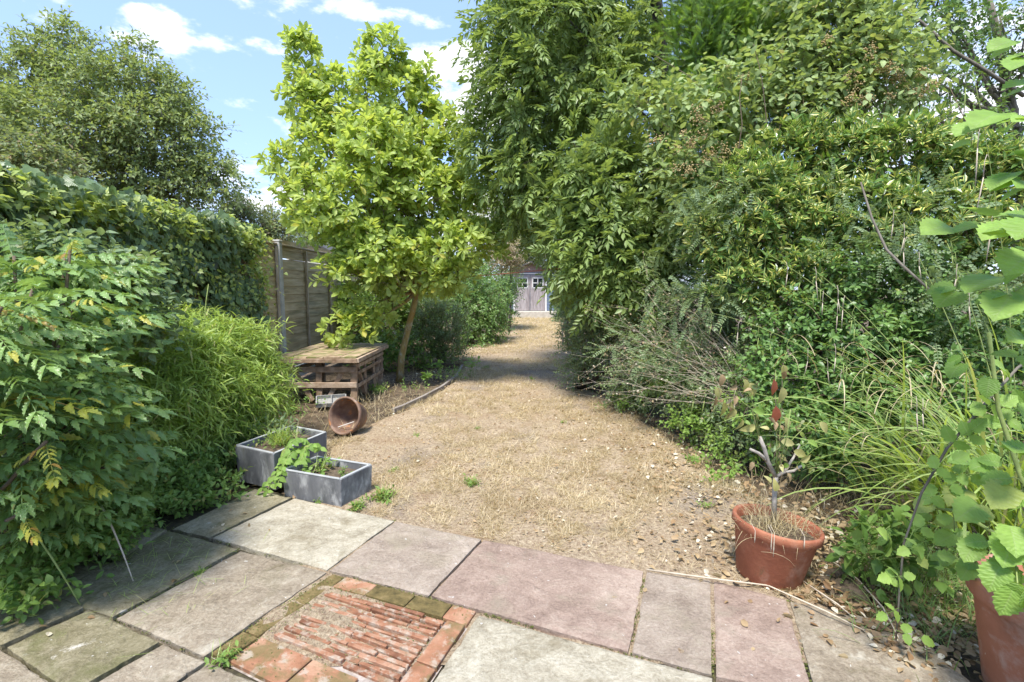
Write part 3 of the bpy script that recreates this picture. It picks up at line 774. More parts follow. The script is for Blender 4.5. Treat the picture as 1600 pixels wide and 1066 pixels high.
def joint_moss():
    """moss cushions and crumbs in the joints"""
    segs = [((182, 966), (318, 1025)), ((270, 826), (511, 890)), ((327, 839), (455, 777)), ((511, 890), (616, 813)), ((519, 897), (322, 1027)), ((982, 1018), (1008, 892)), ((1112, 1055), (1113, 906)), ((750, 958), (1112, 1055)), ((1232, 938), (1272, 1086)), ((520, 897), (747, 957)), ((75, 931), (176, 964)), ((372, 858), (180, 965))]
    pos = []
    for (a, b) in segs:
        a, b = G(*a, .006), G(*b, .006); n = int(np.linalg.norm(b - a) * 420); t = rng.random(n)
        k = np.array([mnoise.noise(Vector((q * 4 + a[0] * 7, a[1] * 5, 1))) for q in t]) > -.12
        p = a + (b - a) * t[:, None]; p[:, :2] += rng.normal(size=(n, 2)) * .0075; pos.append(p[k])
    p = np.array([*np.concatenate(pos)]); q = np.stack([qT[0] + eu[0] * rng.random(900) * LU, qT[1] + eu[1] * 0 * LU + 0 * rng.random(900), np.full(900, .01)], 1)
    f = Fol(); n = len(p)
    f.add('lo_wide', p, rdir(n) * [1, 1, .4] + UP * .5, rdir(n) + UP, rng.uniform(.006, .014, n), 'moss')
    pts = []
    for _ in range(2600):
        u, v = random.random() * LU, random.random() * LV
        if u < .13 or v < .13 and random.random() < .8 or random.random() < .16: pts.append(TP(u, v, .014))
    pts = np.array(pts); n = len(pts)
    f.add('lo_wide', pts, rdir(n) * [1, 1, .4] + UP * .4, rdir(n) + UP, rng.uniform(.004, .010, n), 'moss')
    f.build(None, 0, rest='moss')


joint_moss()

# ------------------------------------------------------------------ DRY GRASS, LITTER
def bald(x, y): return mnoise.fractal(Vector((x * .9, y * .9, 3.3)), 1, 2, 4)


def dry_grass():
    n = 330000
    y = 2.0 * (27 / 2.0) ** rng.random(n) ** 1.25
    a = interp(LEFT, y); b = interp(RIGHT, y); x = a - .1 + (b - a + .2) * rng.random(n)
    k = (rng.random(n) < .10) & (y > 4.6) & (y < 16); x[k] = a[k] - 1.0 * rng.random(k.sum()) ** 1.5
    cl = np.array([mnoise.fractal(Vector((p_ * 5, q_ * 3, 9)), 1, 2, 3) for p_, q_ in zip(x, y)]); ok = rng.random(n) > np.clip(.35 + cl * 2.2, 0, .85); x, y = x[ok], y[ok]; ok = ~on_paving(x, y - .015); x, y = x[ok], y[ok]
    cut = np.array([bald(p, q) for p, q in zip(x, y)]); ok = rng.random(len(x)) > np.clip((cut - .05) * 3.2, 0, .9); x, y = x[ok], y[ok]
    n = len(x); sc = .7 + y / 9
    z = np.array([zlawn(p_, q_) for p_, q_ in zip(x, y)])
    z = np.maximum(z, -.03) + .002
    Vv, F, U = arcs(np.stack([x, y, z], 1), rng.random(n) * 6.283, rng.uniform(.025, .085, n) * sc ** .7, rng.random(n) ** 3 * .95, rng.uniform(-.3, .8, n), rng.uniform(.0016, .0042, n) * sc, nseg=2)
    return tag(trimesh('dry_grass', Vv.reshape(-1, 3), F.reshape(-1, 3), M['straw'], luv=U.reshape(-1, 3)), kind='stuff')


dry_grass()


def lawn_crumbs():
    f = Fol(); n = 9000; y = 2.2 * (20 / 2.2) ** rng.random(n) ** 1.2; a = interp(LEFT, y); c = interp(RIGHT, y); x = a + (c - a) * rng.random(n); k = ~on_paving(x, y - .02); x, y = x[k], y[k]
    cl = np.array([mnoise.noise(Vector((p_ * 2.2, q_ * 1.5, 4))) for p_, q_ in zip(x, y)]); k = rng.random(len(x)) < .35 + cl; x, y = x[k], y[k]; n = len(x)
    z = np.array([zlawn(p_, q_) for p_, q_ in zip(x, y)]) + .012
    f.add('ovate', np.stack([x, y, z], 1), rdir(n) * [1, 1, .3], UP + rng.normal(size=(n, 3)) * .6, rng.uniform(.008, .026, n) * (.7 + y / 9), 'litter'); o = f.build(None, 0, rest='leaf_crumbs')


lawn_crumbs()


def litter():
    f = Fol(); pos = []
    for (px, py, sx, sy, n) in [(1300, 890, .4, .3, 900), (1400, 960, .35, .2, 800), (1350, 820, .5, .3, 700), (1120, 760, .3, .35, 380), (1060, 700, .3, .3, 200), (1190, 850, .25, .2, 200), (1000, 660, .5, .5, 160), (1450, 900, .3, .4, 400), (1480, 1010, .2, .2, 200),
                                 (60, 930, .3, .2, 160), (240, 830, .4, .15, 90), (700, 590, .5, .6, 120), (760, 540, .5, 1, 80), (330, 770, .4, .2, 60), (900, 760, 1.2, .8, 90), (1300, 1000, .5, .15, 26)]:
        c = G(px, py); pos.append(c + rng.normal(size=(n, 3)) * [sx, sy, .004])
    p = np.concatenate(pos); p[:, 2] = np.where(on_paving(p[:, 0], p[:, 1]), .028, .012 + rng.random(len(p)) * .02)
    keep = ~(on_paving(p[:, 0], p[:, 1]) & (rng.random(len(p)) < .85) & (p[:, 0] < 1.5)); p = p[keep]; n = len(p)
    d = rdir(n) * [1, 1, .25]; f.add('ovate', p, d, UP + rng.normal(size=(n, 3)) * .5, rng.uniform(.016, .05, n), 'litter')
    f.build(None, 0, rest='leaf_litter')


litter()
# soil heap by the pot
mb = MB(); c = G(1330, 925)
for (dx, dy, r) in ((0, 0, .1), (.1, .05, .08), (.02, .1, .09), (-.08, .06, .06)):
    mb.lathe([(0.001, r * .5), (r * .4, r * .45), (r * .8, r * .22), (r * 1.1, -.03)], 14, .12); k = 14 * 4
    mb.v[-k:] = [(a + c[0] + dx + .01 * math.sin(a * 90), b + c[1] + dy, z + .01 * math.sin(b * 70 + a * 40)) for a, b, z in mb.v[-k:]]
tag(mb.build('soil_heap', M['potsoil'], smooth=True), kind='stuff')

# ------------------------------------------------------------------ FENCE
FX = -3.62


fence = thing('timber_fence', (FX, 8, 0), 'long timber panel fence with grey concrete posts, its near half buried in ivy', 'fence')


def post(y):
    mb = MB(); mb.box((FX + .03, y, 1.08), (.10, .10, 2.24)); q = mb.build('post', M['concrete'], fence, bevel=.01)
    mb = MB(); mb.box((FX + .03, y, 2.215), (.112, .112, .03)); mb.build('cap', M['concrete'], q, bevel=.008)


def panel(y0, y1, top=2.14, battens=(.0, .33, .66, 1.0), gap=False):
    a, b = y0 + .055, y1 - .055
    mb = MB(); mb.box((FX + .008, (a + b) / 2, top + .028), (.09, b - a, .022)); t = mb.build('panel', M['fenceframe'], fence, bevel=.003)
    mb = MB(); mb.box((FX, (a + b) / 2, .1), (.04, b - a, .2)); mb.build('gravel_board', M['concrete'], t, bevel=.004)
    z = .21
    while z < top - .03:
        h = .135
        if gap and z > 1.85: z += .04; gap = False; continue
        mb = MB(); w = random.uniform(-.010, .010)
        mb.add([(FX + .002, a, z), (FX + .002, b, z + w), (FX - .004, b, z + h + .02 + w), (FX - .004, a, z + h + .02), (FX + .017, a, z), (FX + .017, b, z + w), (FX + .005, b, z + h + .02 + w), (FX + .005, a, z + h + .02)],
               [(0, 1, 2, 3), (4, 7, 6, 5), (0, 4, 5, 1), (3, 2, 6, 7), (0, 3, 7, 4), (1, 5, 6, 2)])
        mb.build('board', M['fenceboard'], t); z += h - .003
    for q in battens:
        y = a + .02 + (b - a - .04) * q; mb = MB(); mb.box((FX + .042, y, .2 + (top - .2) / 2), (.032, .038, top - .22)); mb.build('batten', M['fenceframe'], t, bevel=.003)


ys = [2.1, 5.0, 7.95, 11.0, 14.0, 17.0]
for y in ys: post(y)
for i in range(5): panel(ys[i], ys[i + 1], gap=(i == 2), battens=(0, .335, .72, 1.0) if i == 2 else (0, .33, .66, 1))



# ------------------------------------------------------------------ POTTING BENCH
def bench():
    x0, x1, y0, y1, h = -3.02, -2.10, 6.72, 8.05, .57
    t = thing('wooden_bench', ((x0 + x1) / 2, (y0 + y1) / 2, 0), 'old weathered slatted wooden potting bench with mossy top beside the fence', 'bench')
    # top boards
    n = 5
    for i in range(n):
        a = x0 - .09 + (x1 - x0 + .17) * i / n; b = x0 - .09 + (x1 - x0 + .17) * (i + 1) / n
        mb = MB(); mb.box(((a + b) / 2, (y0 + y1) / 2 + .05, h + .026 + random.uniform(-.003, .003)), (b - a - .008, y1 - y0 + .34, .024), jit=.006); mb.build('top_board', M['moss_top'], t, bevel=.004)
    def bar(n_, p, q, w, th, up): mb = MB(); mb.bar(p, q, w, th, up, jit=.006); mb.build(n_, M['woodold'], t, bevel=.004)
    bar('top_rail', (x0 - .11, y0 - .13, h - .012), (x1 + .09, y0 - .13, h - .012), .045, .055, UP)
    bar('top_rail', (x1 + .09, y0 - .14, h - .012), (x1 + .07, y1 + .22, h - .012), .045, .055, UP)
    bar('top_rail', (x0 - .09, y1 + .2, h - .012), (x1 + .05, y1 + .2, h - .012), .045, .055, UP)
    for (x, y) in ((x0, y0), (x1, y0), (x1, y1), (x0, y1)): bar('leg', (x, y, -.03), (x, y, h - .04), .085, .06, (0, 1, 0))
    for z in (.22, .43): 
        bar('slat', (x0 - .04, y0 - .045, z), (x1 + .05, y0 - .045, z), .025, .075, UP)
    for z in (.2, .37, .47):
        bar('slat', (x1 + .045, y0 + .02, z), (x1 + .045, y1 + .03, z), .02, .05, UP)
        bar('slat', (x0, y1 + .045, z), (x1, y1 + .045, z), .02, .05, UP)
    bar('slat', (x0 - .045, y0, .35), (x0 - .045, y1, .35), .02, .06, UP)
    mx = (x0 + x1) / 2
    bar('upright', (mx, y0 - .018, -.02), (mx, y0 - .018, h - .04), .075, .025, (0, 1, 0))
    bar('brace', (x0 + .10, y0 - .005, .47), (mx - .1, y0 - .005, 0), .065, .022, (0, 1, 0))
    bar('brace', (x1 - .12, y0 - .005, .47), (mx + .1, y0 - .005, 0), .065, .022, (0, 1, 0))
    for k, y in enumerate((y0 + .45, y0 + .9)): bar('upright', (x1 + .02, y, 0), (x1 + .02, y, h - .04), .022, .075, (0, 1, 0))
    bar('brace', (x1 + .01, y0 + .12, .44), (x1 + .01, y0 + .42, .02), .022, .06, (1, 0, 0))
    bar('brace', (x1 + .01, y1 - .08, .44), (x1 + .01, y1 - .38, .02), .022, .06, (1, 0, 0))
    bar('floor_slat', (x0, y0 + .2, .12), (x1, y0 + .2, .12), .07, .02, UP); bar('floor_slat', (x0, y0 + .7, .12), (x1, y0 + .7, .12), .07, .02, UP)


bench()
# seed tray under the bench front
t = thing('seed_tray', G(520, 640), 'grey seed tray leaning on the soil in front of the wooden bench', 'tray')
ax = np.array(Matrix.Rotation(R(20), 3, 'Z') @ Matrix.Rotation(R(12), 3, 'X')).T; c = G(518, 632) + np.array([0, 0, .05])
for (dx, dy, sx, sy) in ((0, -.13, .36, .015), (0, .13, .36, .015), (-.18, 0, .015, .26), (.18, 0, .015, .26), (0, 0, .01, .26)):
    mb = MB(); mb.box(c + np.array([dx, dy, 0]) @ ax, (sx, sy, .05), ax); mb.build('tray_side', M['greyplastic'], t)
mb = MB(); mb.box(c + np.array([0, 0, -.024]) @ ax, (.36, .26, .008), ax); mb.build('tray_floor', M['greyplastic'], t)


# ------------------------------------------------------------------ TROUGHS
def trough(corners, h, label, name='planter_trough', wall=.022, lean=.012):
    c = [np.array([*G(*p)[:2], 0]) for p in corners]
    # make a parallelogram: front-left, front-right, back-right
    fl, fr, br = c; bl = fl + br - fr; cs = [fl, fr, br, bl]; cen = sum(cs) / 4
    t = thing(name, cen, label, 'planter')
    ins = [q + (cen - q) / np.linalg.norm(cen - q) * wall * 1.5 for q in cs]
    out = [q + (q - cen) * 0 for q in cs]; foot = [q + (cen - q) * lean * 3 for q in cs]
    mb = MB(); V = [f_ + UP * 0 for f_ in foot] + [o + UP * h for o in out] + [i + UP * (h - .001) for i in ins] + [i + UP * (h - .09) for i in ins]
    F = [(0, 3, 2, 1)]
    for k in range(4):
        k2 = (k + 1) % 4; F += [(k, k2, 4 + k2, 4 + k), (4 + k, 4 + k2, 8 + k2, 8 + k), (8 + k, 8 + k2, 12 + k2, 12 + k)]
    F.append((12, 13, 14, 15)); mb.add(V, F)
    mb.build('body', M['slategrey'], t, bevel=.004)
    for k in range(4):
        k2 = (k + 1) % 4; a, b = (out[k] + ins[k]) / 2, (out[k2] + ins[k2]) / 2; mb = MB(); d = nrm(b - a); mb.bar(a + d * .02 * 0 + UP * (h + .001), b + UP * (h + .001), wall * 1.02, .006); mb.build('rim', M['troughrim'], t, bevel=.001)
    mb = MB(); s = [i + UP * (h - .05) for i in ins]; n = 9; V = []; F = []
    for j in range(n):
        for i in range(n):
            u, v = i / (n - 1), j / (n - 1); p = (s[0] * (1 - u) + s[1] * u) * (1 - v) + (s[3] * (1 - u) + s[2] * u) * v; V.append(p + UP * .012 * math.sin(17 * u + 5 * v) * math.cos(11 * v))
    for j in range(n - 1):
        for i in range(n - 1): q = j * n + i; F.append((q, q + 1, q + n + 1, q + n))
    mb.add(V, F); mb.build('soil', M['potsoil'], t, smooth=True)
    return cs, t


c1, tr1 = trough([(370, 752), (430, 768), (513, 726)], .285, 'taller square slate grey trough full of grassy weeds, left of the pair')
c2, tr2 = trough([(442, 777), (534, 795), (583, 768)], .205, 'low slate grey trough with trailing weeds beside the paving, right of the pair')


# ------------------------------------------------------------------ POTS
def pot(loc, h, r, rb, mat, label, rot=(0, 0, 0), name='terracotta_pot', soil=True):
    t = thing(name, loc, label, 'pot'); t.rotation_euler = rot
    mb = MB(); prof = [(0.001, .0), (rb, 0), (rb + .004, .006), (rb + (r - rb) * .82, h * .80), (r * .985, h * .83), (r * 1.045, h * .86), (r * 1.05, h * .97), (r * 1.03, h), (r * .97, h), (r * .94, h * .97), (r * .90, h * .8), (rb * .9, .03), (0.001, .03)]
    mb.lathe(prof, 56, .004); mb.build('body', M[mat], t, bevel=0, smooth=True, local=True)
    if soil:
        mb = MB(); mb.lathe([(0.001, h * .86), (r * .3, h * .85), (r * .6, h * .84), (r * .92, h * .82)], 24, .02); mb.build('soil', M['potsoil'], t, local=True)
    return t


PD = G(1196, 903); PD[1] += .02
pot_dead = pot((PD[0] + .02, PD[1], 0), .30, .205, .150, 'terracotta', 'orange terracotta pot tilting slightly, with a dead pruned shrub, at the paving edge', (0, R(7), 0))
PR = np.array([1.97, 1.70, 0])
pot_right = pot(PR, .43, .265, .20, 'terracotta2', 'large weathered terracotta pot cut by the right edge of the photo')
# bowl on its side
bc = G(558, 671)
bowl = thing('clay_bowl', (bc[0], bc[1] + .05, .122), 'rusty brown round bowl lying on its side on the lawn edge', 'bowl')
mb = MB(); r = .19
mb.lathe([(.001, 0), (r * .62, 0), (r * .66, .01), (r * .90, .12), (r * .96, .19), (r * 1.04, .195), (r * 1.05, .235), (r * 1.01, .245), (r * .93, .24), (r * .90, .20), (r * .84, .12), (r * .60, .022), (.001, .02)], 48, .006)
o = mb.build('body', M['rust'], bowl, smooth=True, local=True)
ax = Vector((-.38, -1, .32)).normalized(); bowl.rotation_euler = ax.to_track_quat('Z', 'Y').to_euler()
mb = MB(); p0 = G(527, 671); mb.tube([p0 + np.array([-.02, -.10, .03]), p0 + np.array([.2, -.06, .10])], .0035, 5)
tag(mb.build('white_stick', M['white']), 'thin white stick lying across the mouth of the rusty bowl', 'stick')

# ------------------------------------------------------------------ EDGING
pts = [G(*p) for p in [(722, 572), (714, 588), (690, 606), (660, 622), (630, 636), (606, 645)]]
dense = []
for a, b in zip(pts[:-1], pts[1:]):
    for k in range(3): dense.append(a + (b - a) * k / 3)
mb = MB(); vs = []; n = len(dense)
for i, p in enumerate(dense):
    tg = nrm(dense[min(i + 1, n - 1)] - dense[max(i - 1, 0)]); s = np.array([-tg[1], tg[0], 0]) * .02
    vs += [p - s - UP * .03, p + s - UP * .03, p + s + UP * .03, p - s + UP * .03]
fs = [(0, 1, 2, 3), (4 * n - 4, 4 * n - 1, 4 * n - 2, 4 * n - 3)]
for i in range(n - 1):
    for k in range(4): k2 = (k + 1) % 4; fs.append((4 * i + k, 4 * i + 4 + k, 4 * i + 4 + k2, 4 * i + k2))
mb.add(vs, fs); tag(mb.build('lawn_edging', M['edging'], bevel=.004), 'curved grey weathered timber edging strip along the left side of the dry lawn', 'edging')

# washing line
a, b = P(655, 437, 8.4), P(1010, 404, 6.6); mb = MB(); mb.tube(curve(a, b, (0, 0, -.03), 14), .0055, 5)
tag(mb.build('washing_line', M['redcord']), 'thin faded red cord strung across the lawn from the tree to the hedge', 'washing line')


# ------------------------------------------------------------------ SHED
def shed():
    Y = 26.0; s = Y / 800; cx = P(829, 450, Y)[0]; z0 = .33
    t = thing('garden_shed', (cx, Y + 1.2, 0), 'small shed with bleached double doors and faded red gable at the garden end', 'shed')
    mb = MB(); mb.box((cx, Y + 1.2, .15), (3.3, 3.2, .36)); mb.build('plinth', M['stonepale'], t, bevel=.02)
    w = 2.5; hw = w / 2; eave = 1.95; apex = 2.75
    mb = MB(); mb.box((cx, Y + 1.3, z0 + eave / 2), (w, 2.2, eave)); mb.build('wall', M['shedblue'], t)
    for sx in (-1, 1):
        for i in range(13):
            z = z0 + .03 + i * .145; mb = MB(); mb.box((cx + sx * (hw - .21), Y + .185, z + .07), (.40, .022, .138), np.array(Matrix.Rotation(R(3), 3, 'X')).T); mb.build('cladding_board', M['shedblue'], t)
    mb = MB(); mb.add([(cx - hw, Y + .2, z0 + eave), (cx + hw, Y + .2, z0 + eave), (cx, Y + .2, z0 + apex - .3), (cx - hw, Y + 2.4, z0 + eave), (cx + hw, Y + 2.4, z0 + eave), (cx, Y + 2.4, z0 + apex - .3)], [(0, 1, 2), (3, 5, 4), (0, 2, 5, 3), (1, 4, 5, 2)]); mb.build('gable', M['shedpink'], t)
    for sx in (-1, 1):
        mb = MB(); a = np.array([cx + sx * (hw + .15), Y + 1.2, z0 + eave - .06]); b = np.array([cx, Y + 1.2, z0 + apex - .27]); d = b - a; l = np.linalg.norm(d)
        x = d / l; y = np.array([0, 1.0, 0]); z = np.cross(x, y); z = z if z[2] > 0 else -z; mb.box((a + b) / 2, (l, 2.8, .05), np.array([x, y, z])); mb.build('roof', M['felt'], t)
        mb = MB(); mb.bar(a + np.array([0, -1.42, -.02]), b + np.array([0, -1.42, -.02]), .02, .08); mb.build('bargeboard', M['felt'], t)
    dw = .78
    for sx in (-1, 1):
        dx = cx + sx * dw / 2 - .02
        d = link('door', bpy.data.meshes.new('door'), t); mb = MB(); mb.box((dx, Y + .165, z0 + .56), (dw - .03, .04, 1.06)); V = mb
        d.data.from_pydata([tuple(np.array(v) - rootloc(t)) for v in mb.v], [], mb.f); d.data.materials.append(M['shedwood'])
        for i in range(5):
            mb = MB(); mb.box((dx - dw / 2 + .09 + i * .15, Y + .138, z0 + .57), (.138, .018, 1.10)); mb.build('plank', M['shedwood'], d)
        mb = MB(); mb.box((dx, Y + .16, z0 + 1.46), (dw - .03, .035, .72)); mb.build('upper_panel', M['shedwood'], d)
        mb = MB(); mb.box((dx, Y + .137, z0 + 1.42), (.50, .012, .46)); mb.build('pane', M['glass'], d)
        for (ox, oz, sx2, sz2) in ((0, 0, .035, .5), (0, 0, .5, .035), (-.26, 0, .045, .52), (.26, 0, .045, .52), (0, .25, .56, .045), (0, -.25, .56, .045)):
            mb = MB(); mb.box((dx + ox, Y + .125, z0 + 1.42 + oz), (sx2, .02 if ox or oz else .016, sz2)); mb.build('glazing_bar', M['white'], d)
    for sx in (-1, 1): mb = MB(); mb.box((cx + sx * (dw + .03) - .02, Y + .15, z0 + .93), (.07, .06, 1.86)); mb.build('door_trim', M['white'], t)
    mb = MB(); mb.box((cx - .02, Y + .15, z0 + 1.89), (2 * dw + .14, .06, .06)); mb.build('door_trim', M['white'], t)


shed()
# neighbour's outbuilding beyond the fence
c = P(497, 386, 21); nb = thing('neighbour_outbuilding', (c[0], 22, 0), 'dark gabled roof tip of an outbuilding showing just above the fence', 'outbuilding')
mb = MB(); mb.box((c[0], 22.3, 1.4), (2.6, 2.6, 2.8)); mb.build('wall', M['white'], nb)
for sx in (-1, 1):
    mb = MB(); mb.bar((c[0] + sx * 1.5, 22.3, c[2] - .75), (c[0], 22.3, c[2] + .1), 2.9, .07, (0, 0, 1)); mb.build('roof', M['felt'], nb)
#PLANTS
# ------------------------------------------------------------------ TREES AND SHRUBS
def plant(loc, name, label, cat, group=None): return thing(name, (loc[0], loc[1], 0), label, cat, group)


def grow(root, blobs, n, per, tpl, mat, size, nl=6, L=.2, twigmat='twig', csize=.32, upb=.2, splay=60, upn=.7, droop=.15, inner=.35, thin=.45, top=300, minpx=9, flat=False, ext=1.0, tipbias=0.0, twr=.003, clip=None, smooth=False, vary=.25, fol=None, build=True):
    f = fol or Fol(); b, D, c = clumps(blobs, n, per, csize, upb, inner, thin, clip=clip)
    a0, a1 = sprigs(f, tpl, b, D, L * rng.uniform(.6, 1.3, len(b)), nl, size, mat, splay, upn, droop, tipbias=tipbias, flat=flat, vary=vary)
    if twigmat:
        k = rng.random(len(b)) < .8; twigs(a0[k], a1[k], twr, twr * .4, M[twigmat], root)
        k = rng.random(len(b)) < .35; twigs(c[k], a0[k], twr * 1.8, twr, M[twigmat], root, 'twig')
    if build: f.build(root, top, minpx=minpx, ext=ext, smooth=smooth)
    return f


def keep_right(pxlim, ylim=395):
    def c(q):
        u = 800 + 800 * q[:, 0] / q[:, 1]; v = 450 - 800 * (q[:, 2] - CAMH) / q[:, 1]
        return (u > pxlim) | (v < ylim)
    return c


# --- yellow green tree (magnolia)
D0 = 8.4; base = G(624, 592)
mg = plant(base, 'magnolia_tree', 'young magnolia with bright yellow green leaves and slim lichened trunk by the wooden bench', 'tree')
fork = P(652, 455, D0)
mb = MB(); mb.tube([base - UP * .05, P(627, 560, D0 - .02), P(636, 520, D0), P(645, 485, D0), fork, P(655, 420, D0 + .05), P(648, 360, D0 + .1), P(630, 260, D0 + .1), P(612, 160, D0)], [.070, .055, .052, .049, .047, .044, .045, .03, .015], 10)
mb.build('trunk', M['magbark'], mg, smooth=True)
mbl = [B(468, 92, D0, 18, 50, .25), B(488, 165, D0, 38, 55, .45), B(535, 140, D0, 18, 26, .25), B(598, 88, D0, 24, 44, .3), B(565, 110, D0, 14, 26, .2), B(610, 165, D0, 60, 60, .6), B(662, 150, D0 + .1, 12, 62, .2), B(690, 230, D0, 38, 60, .5),
       B(520, 225, D0 - .2, 58, 50, .6), B(600, 250, D0 - .3, 90, 60, .9), B(455, 258, D0, 34, 20, .35), B(480, 300, D0 - .3, 48, 42, .5), B(560, 320, D0 - .4, 100, 60, 1.0), B(660, 310, D0 - .2, 80, 60, .8),
       B(725, 310, D0, 38, 40, .5), B(500, 350, D0 - .2, 50, 22, .5), B(600, 390, D0 - .4, 80, 42, .9), B(700, 385, D0 - .5, 70, 36, .8), B(756, 380, D0 - .4, 34, 28, .4), B(545, 425, D0 - .6, 45, 30, .45),
       B(620, 435, D0 - .7, 75, 24, .6), B(690, 430, D0 - .5, 50, 20, .5), B(575, 470, D0 - .5, 38, 28, .4), B(548, 515, D0 - .7, 40, 20, .4), B(705, 452, D0 - .3, 18, 12, .2)]
limb_set(mg, fork, [b[0] for b in mbl[:-1]], .036, M['magbark'], cap=24, bowup=-.04)
f = Fol()
for hue, sz in (('magnolia', .130),):
    grow(mg, mbl, 1250, 2, 'obov', hue, sz, nl=8, L=.15, csize=.5, upb=.65, splay=52, upn=.35, droop=.05, tipbias=.35, inner=.25, twr=.004, minpx=10, clip=None, fol=f, build=False)
f.build(mg, 300, minpx=9)

# --- big tree beyond the fence on the left
bt = plant(P(190, 450, 17), 'ash_tree', 'large spreading tree with fine mid green leaves and visible grey branches beyond the ivy fence', 'tree')
bb = P(195, 430, 17); b0 = np.array([bb[0], 17, 0])
mb = MB(); mb.tube([b0, P(198, 380, 17), P(190, 330, 17), P(175, 280, 17)], [.32, .26, .2, .14], 8); mb.build('trunk', M['bark'], bt, smooth=True)
btl = [B(110, 90, 17, 55, 35, 1.5), B(40, 120, 17, 60, 45, 1.5), B(-40, 150, 17, 60, 60, 1.5), B(150, 130, 16.5, 60, 40, 1.5), B(220, 130, 17, 50, 40, 1.2), B(265, 150, 17, 35, 35, 1), B(60, 190, 16, 80, 50, 1.5), B(150, 200, 16, 70, 45, 1.5), B(240, 205, 16.5, 60, 45, 1.4),
       B(300, 210, 17, 36, 38, 1), B(325, 255, 17, 28, 30, .8), B(40, 260, 15.5, 80, 45, 1.4), B(140, 270, 16, 70, 40, 1.4), B(230, 270, 16.5, 60, 40, 1.2), B(290, 290, 17, 50, 30, 1), B(345, 280, 17, 28, 28, .7), B(330, 325, 17, 26, 16, .6), B(180, 320, 16.5, 80, 26, 1.2), B(-40, 260, 16, 80, 60, 1.5), B(115, 55, 17, 16, 16, .5), B(215, 85, 17, 20, 16, .5)]
limb_set(bt, P(190, 335, 17), [b[0] for b in btl], .07, M['bark'], wob=.1, cap=30, bowup=-.02)
grow(bt, btl, 2000, 3, 'lo', 'bgtree', .15, nl=8, L=.55, csize=.34, upb=.15, splay=55, upn=.5, droop=.3, inner=.2, thin=.7, twigmat='bark', twr=.007, top=0)

# paler growth at far left above the ivy
pt = plant(P(40, 450, 11), 'pale_tree', 'pale yellow green feathery tree at the far left just above the ivy', 'tree')
mb = MB(); mb.tube(curve(np.array([P(30, 450, 11)[0], 11, 0]), P(40, 240, 11), None, 5, .05), [.1, .08, .07, .05, .03], 6); mb.build('trunk', M['bark'], pt, smooth=True)
grow(pt, [B(20, 240, 11, 70, 40), B(80, 270, 11, 50, 28), B(-40, 250, 11, 50, 50)], 220, 3, 'lo', 'bgpale', .12, nl=8, L=.4, upb=.1, droop=.4, splay=50, top=0, twr=.006)
# shrubs behind the fence between the trees
for (bl, lbl, mt, dd) in (([B(395, 350, 19, 45, 26, 1), B(370, 335, 19, 26, 18, .7), B(430, 365, 19, 36, 20, .8)], 'loose pale shrub beyond the fence at the foot of the large tree', 'bgpale', 19),
                          ([B(500, 385, 24, 40, 24, 1), B(470, 372, 24, 24, 18, .8), B(545, 395, 24, 40, 24, 1)], 'thin blossomy pale shrub beyond the fence behind the yellow green tree', 'bgpale', 24)):
    t = plant(bl[0][0], 'far_shrub', lbl, 'shrub'); mb = MB(); mb.tube(curve([bl[0][0][0], dd, 0], bl[0][0], None, 5, .1), [.1, .08, .06, .05, .03], 5); mb.build('trunk', M['bark'], t)
    grow(t, bl, 260, 3, 'lo', mt, .13, nl=7, L=.5, upb=.4, droop=.2, top=0, twigmat='bark', twr=.01, inner=.3, thin=.7)

# --- ivy on the fence
iv = plant((FX, 5, 0), 'ivy', 'thick curtain of dark green ivy with pale young shoots over the left fence', 'climbing plant')
f = Fol()


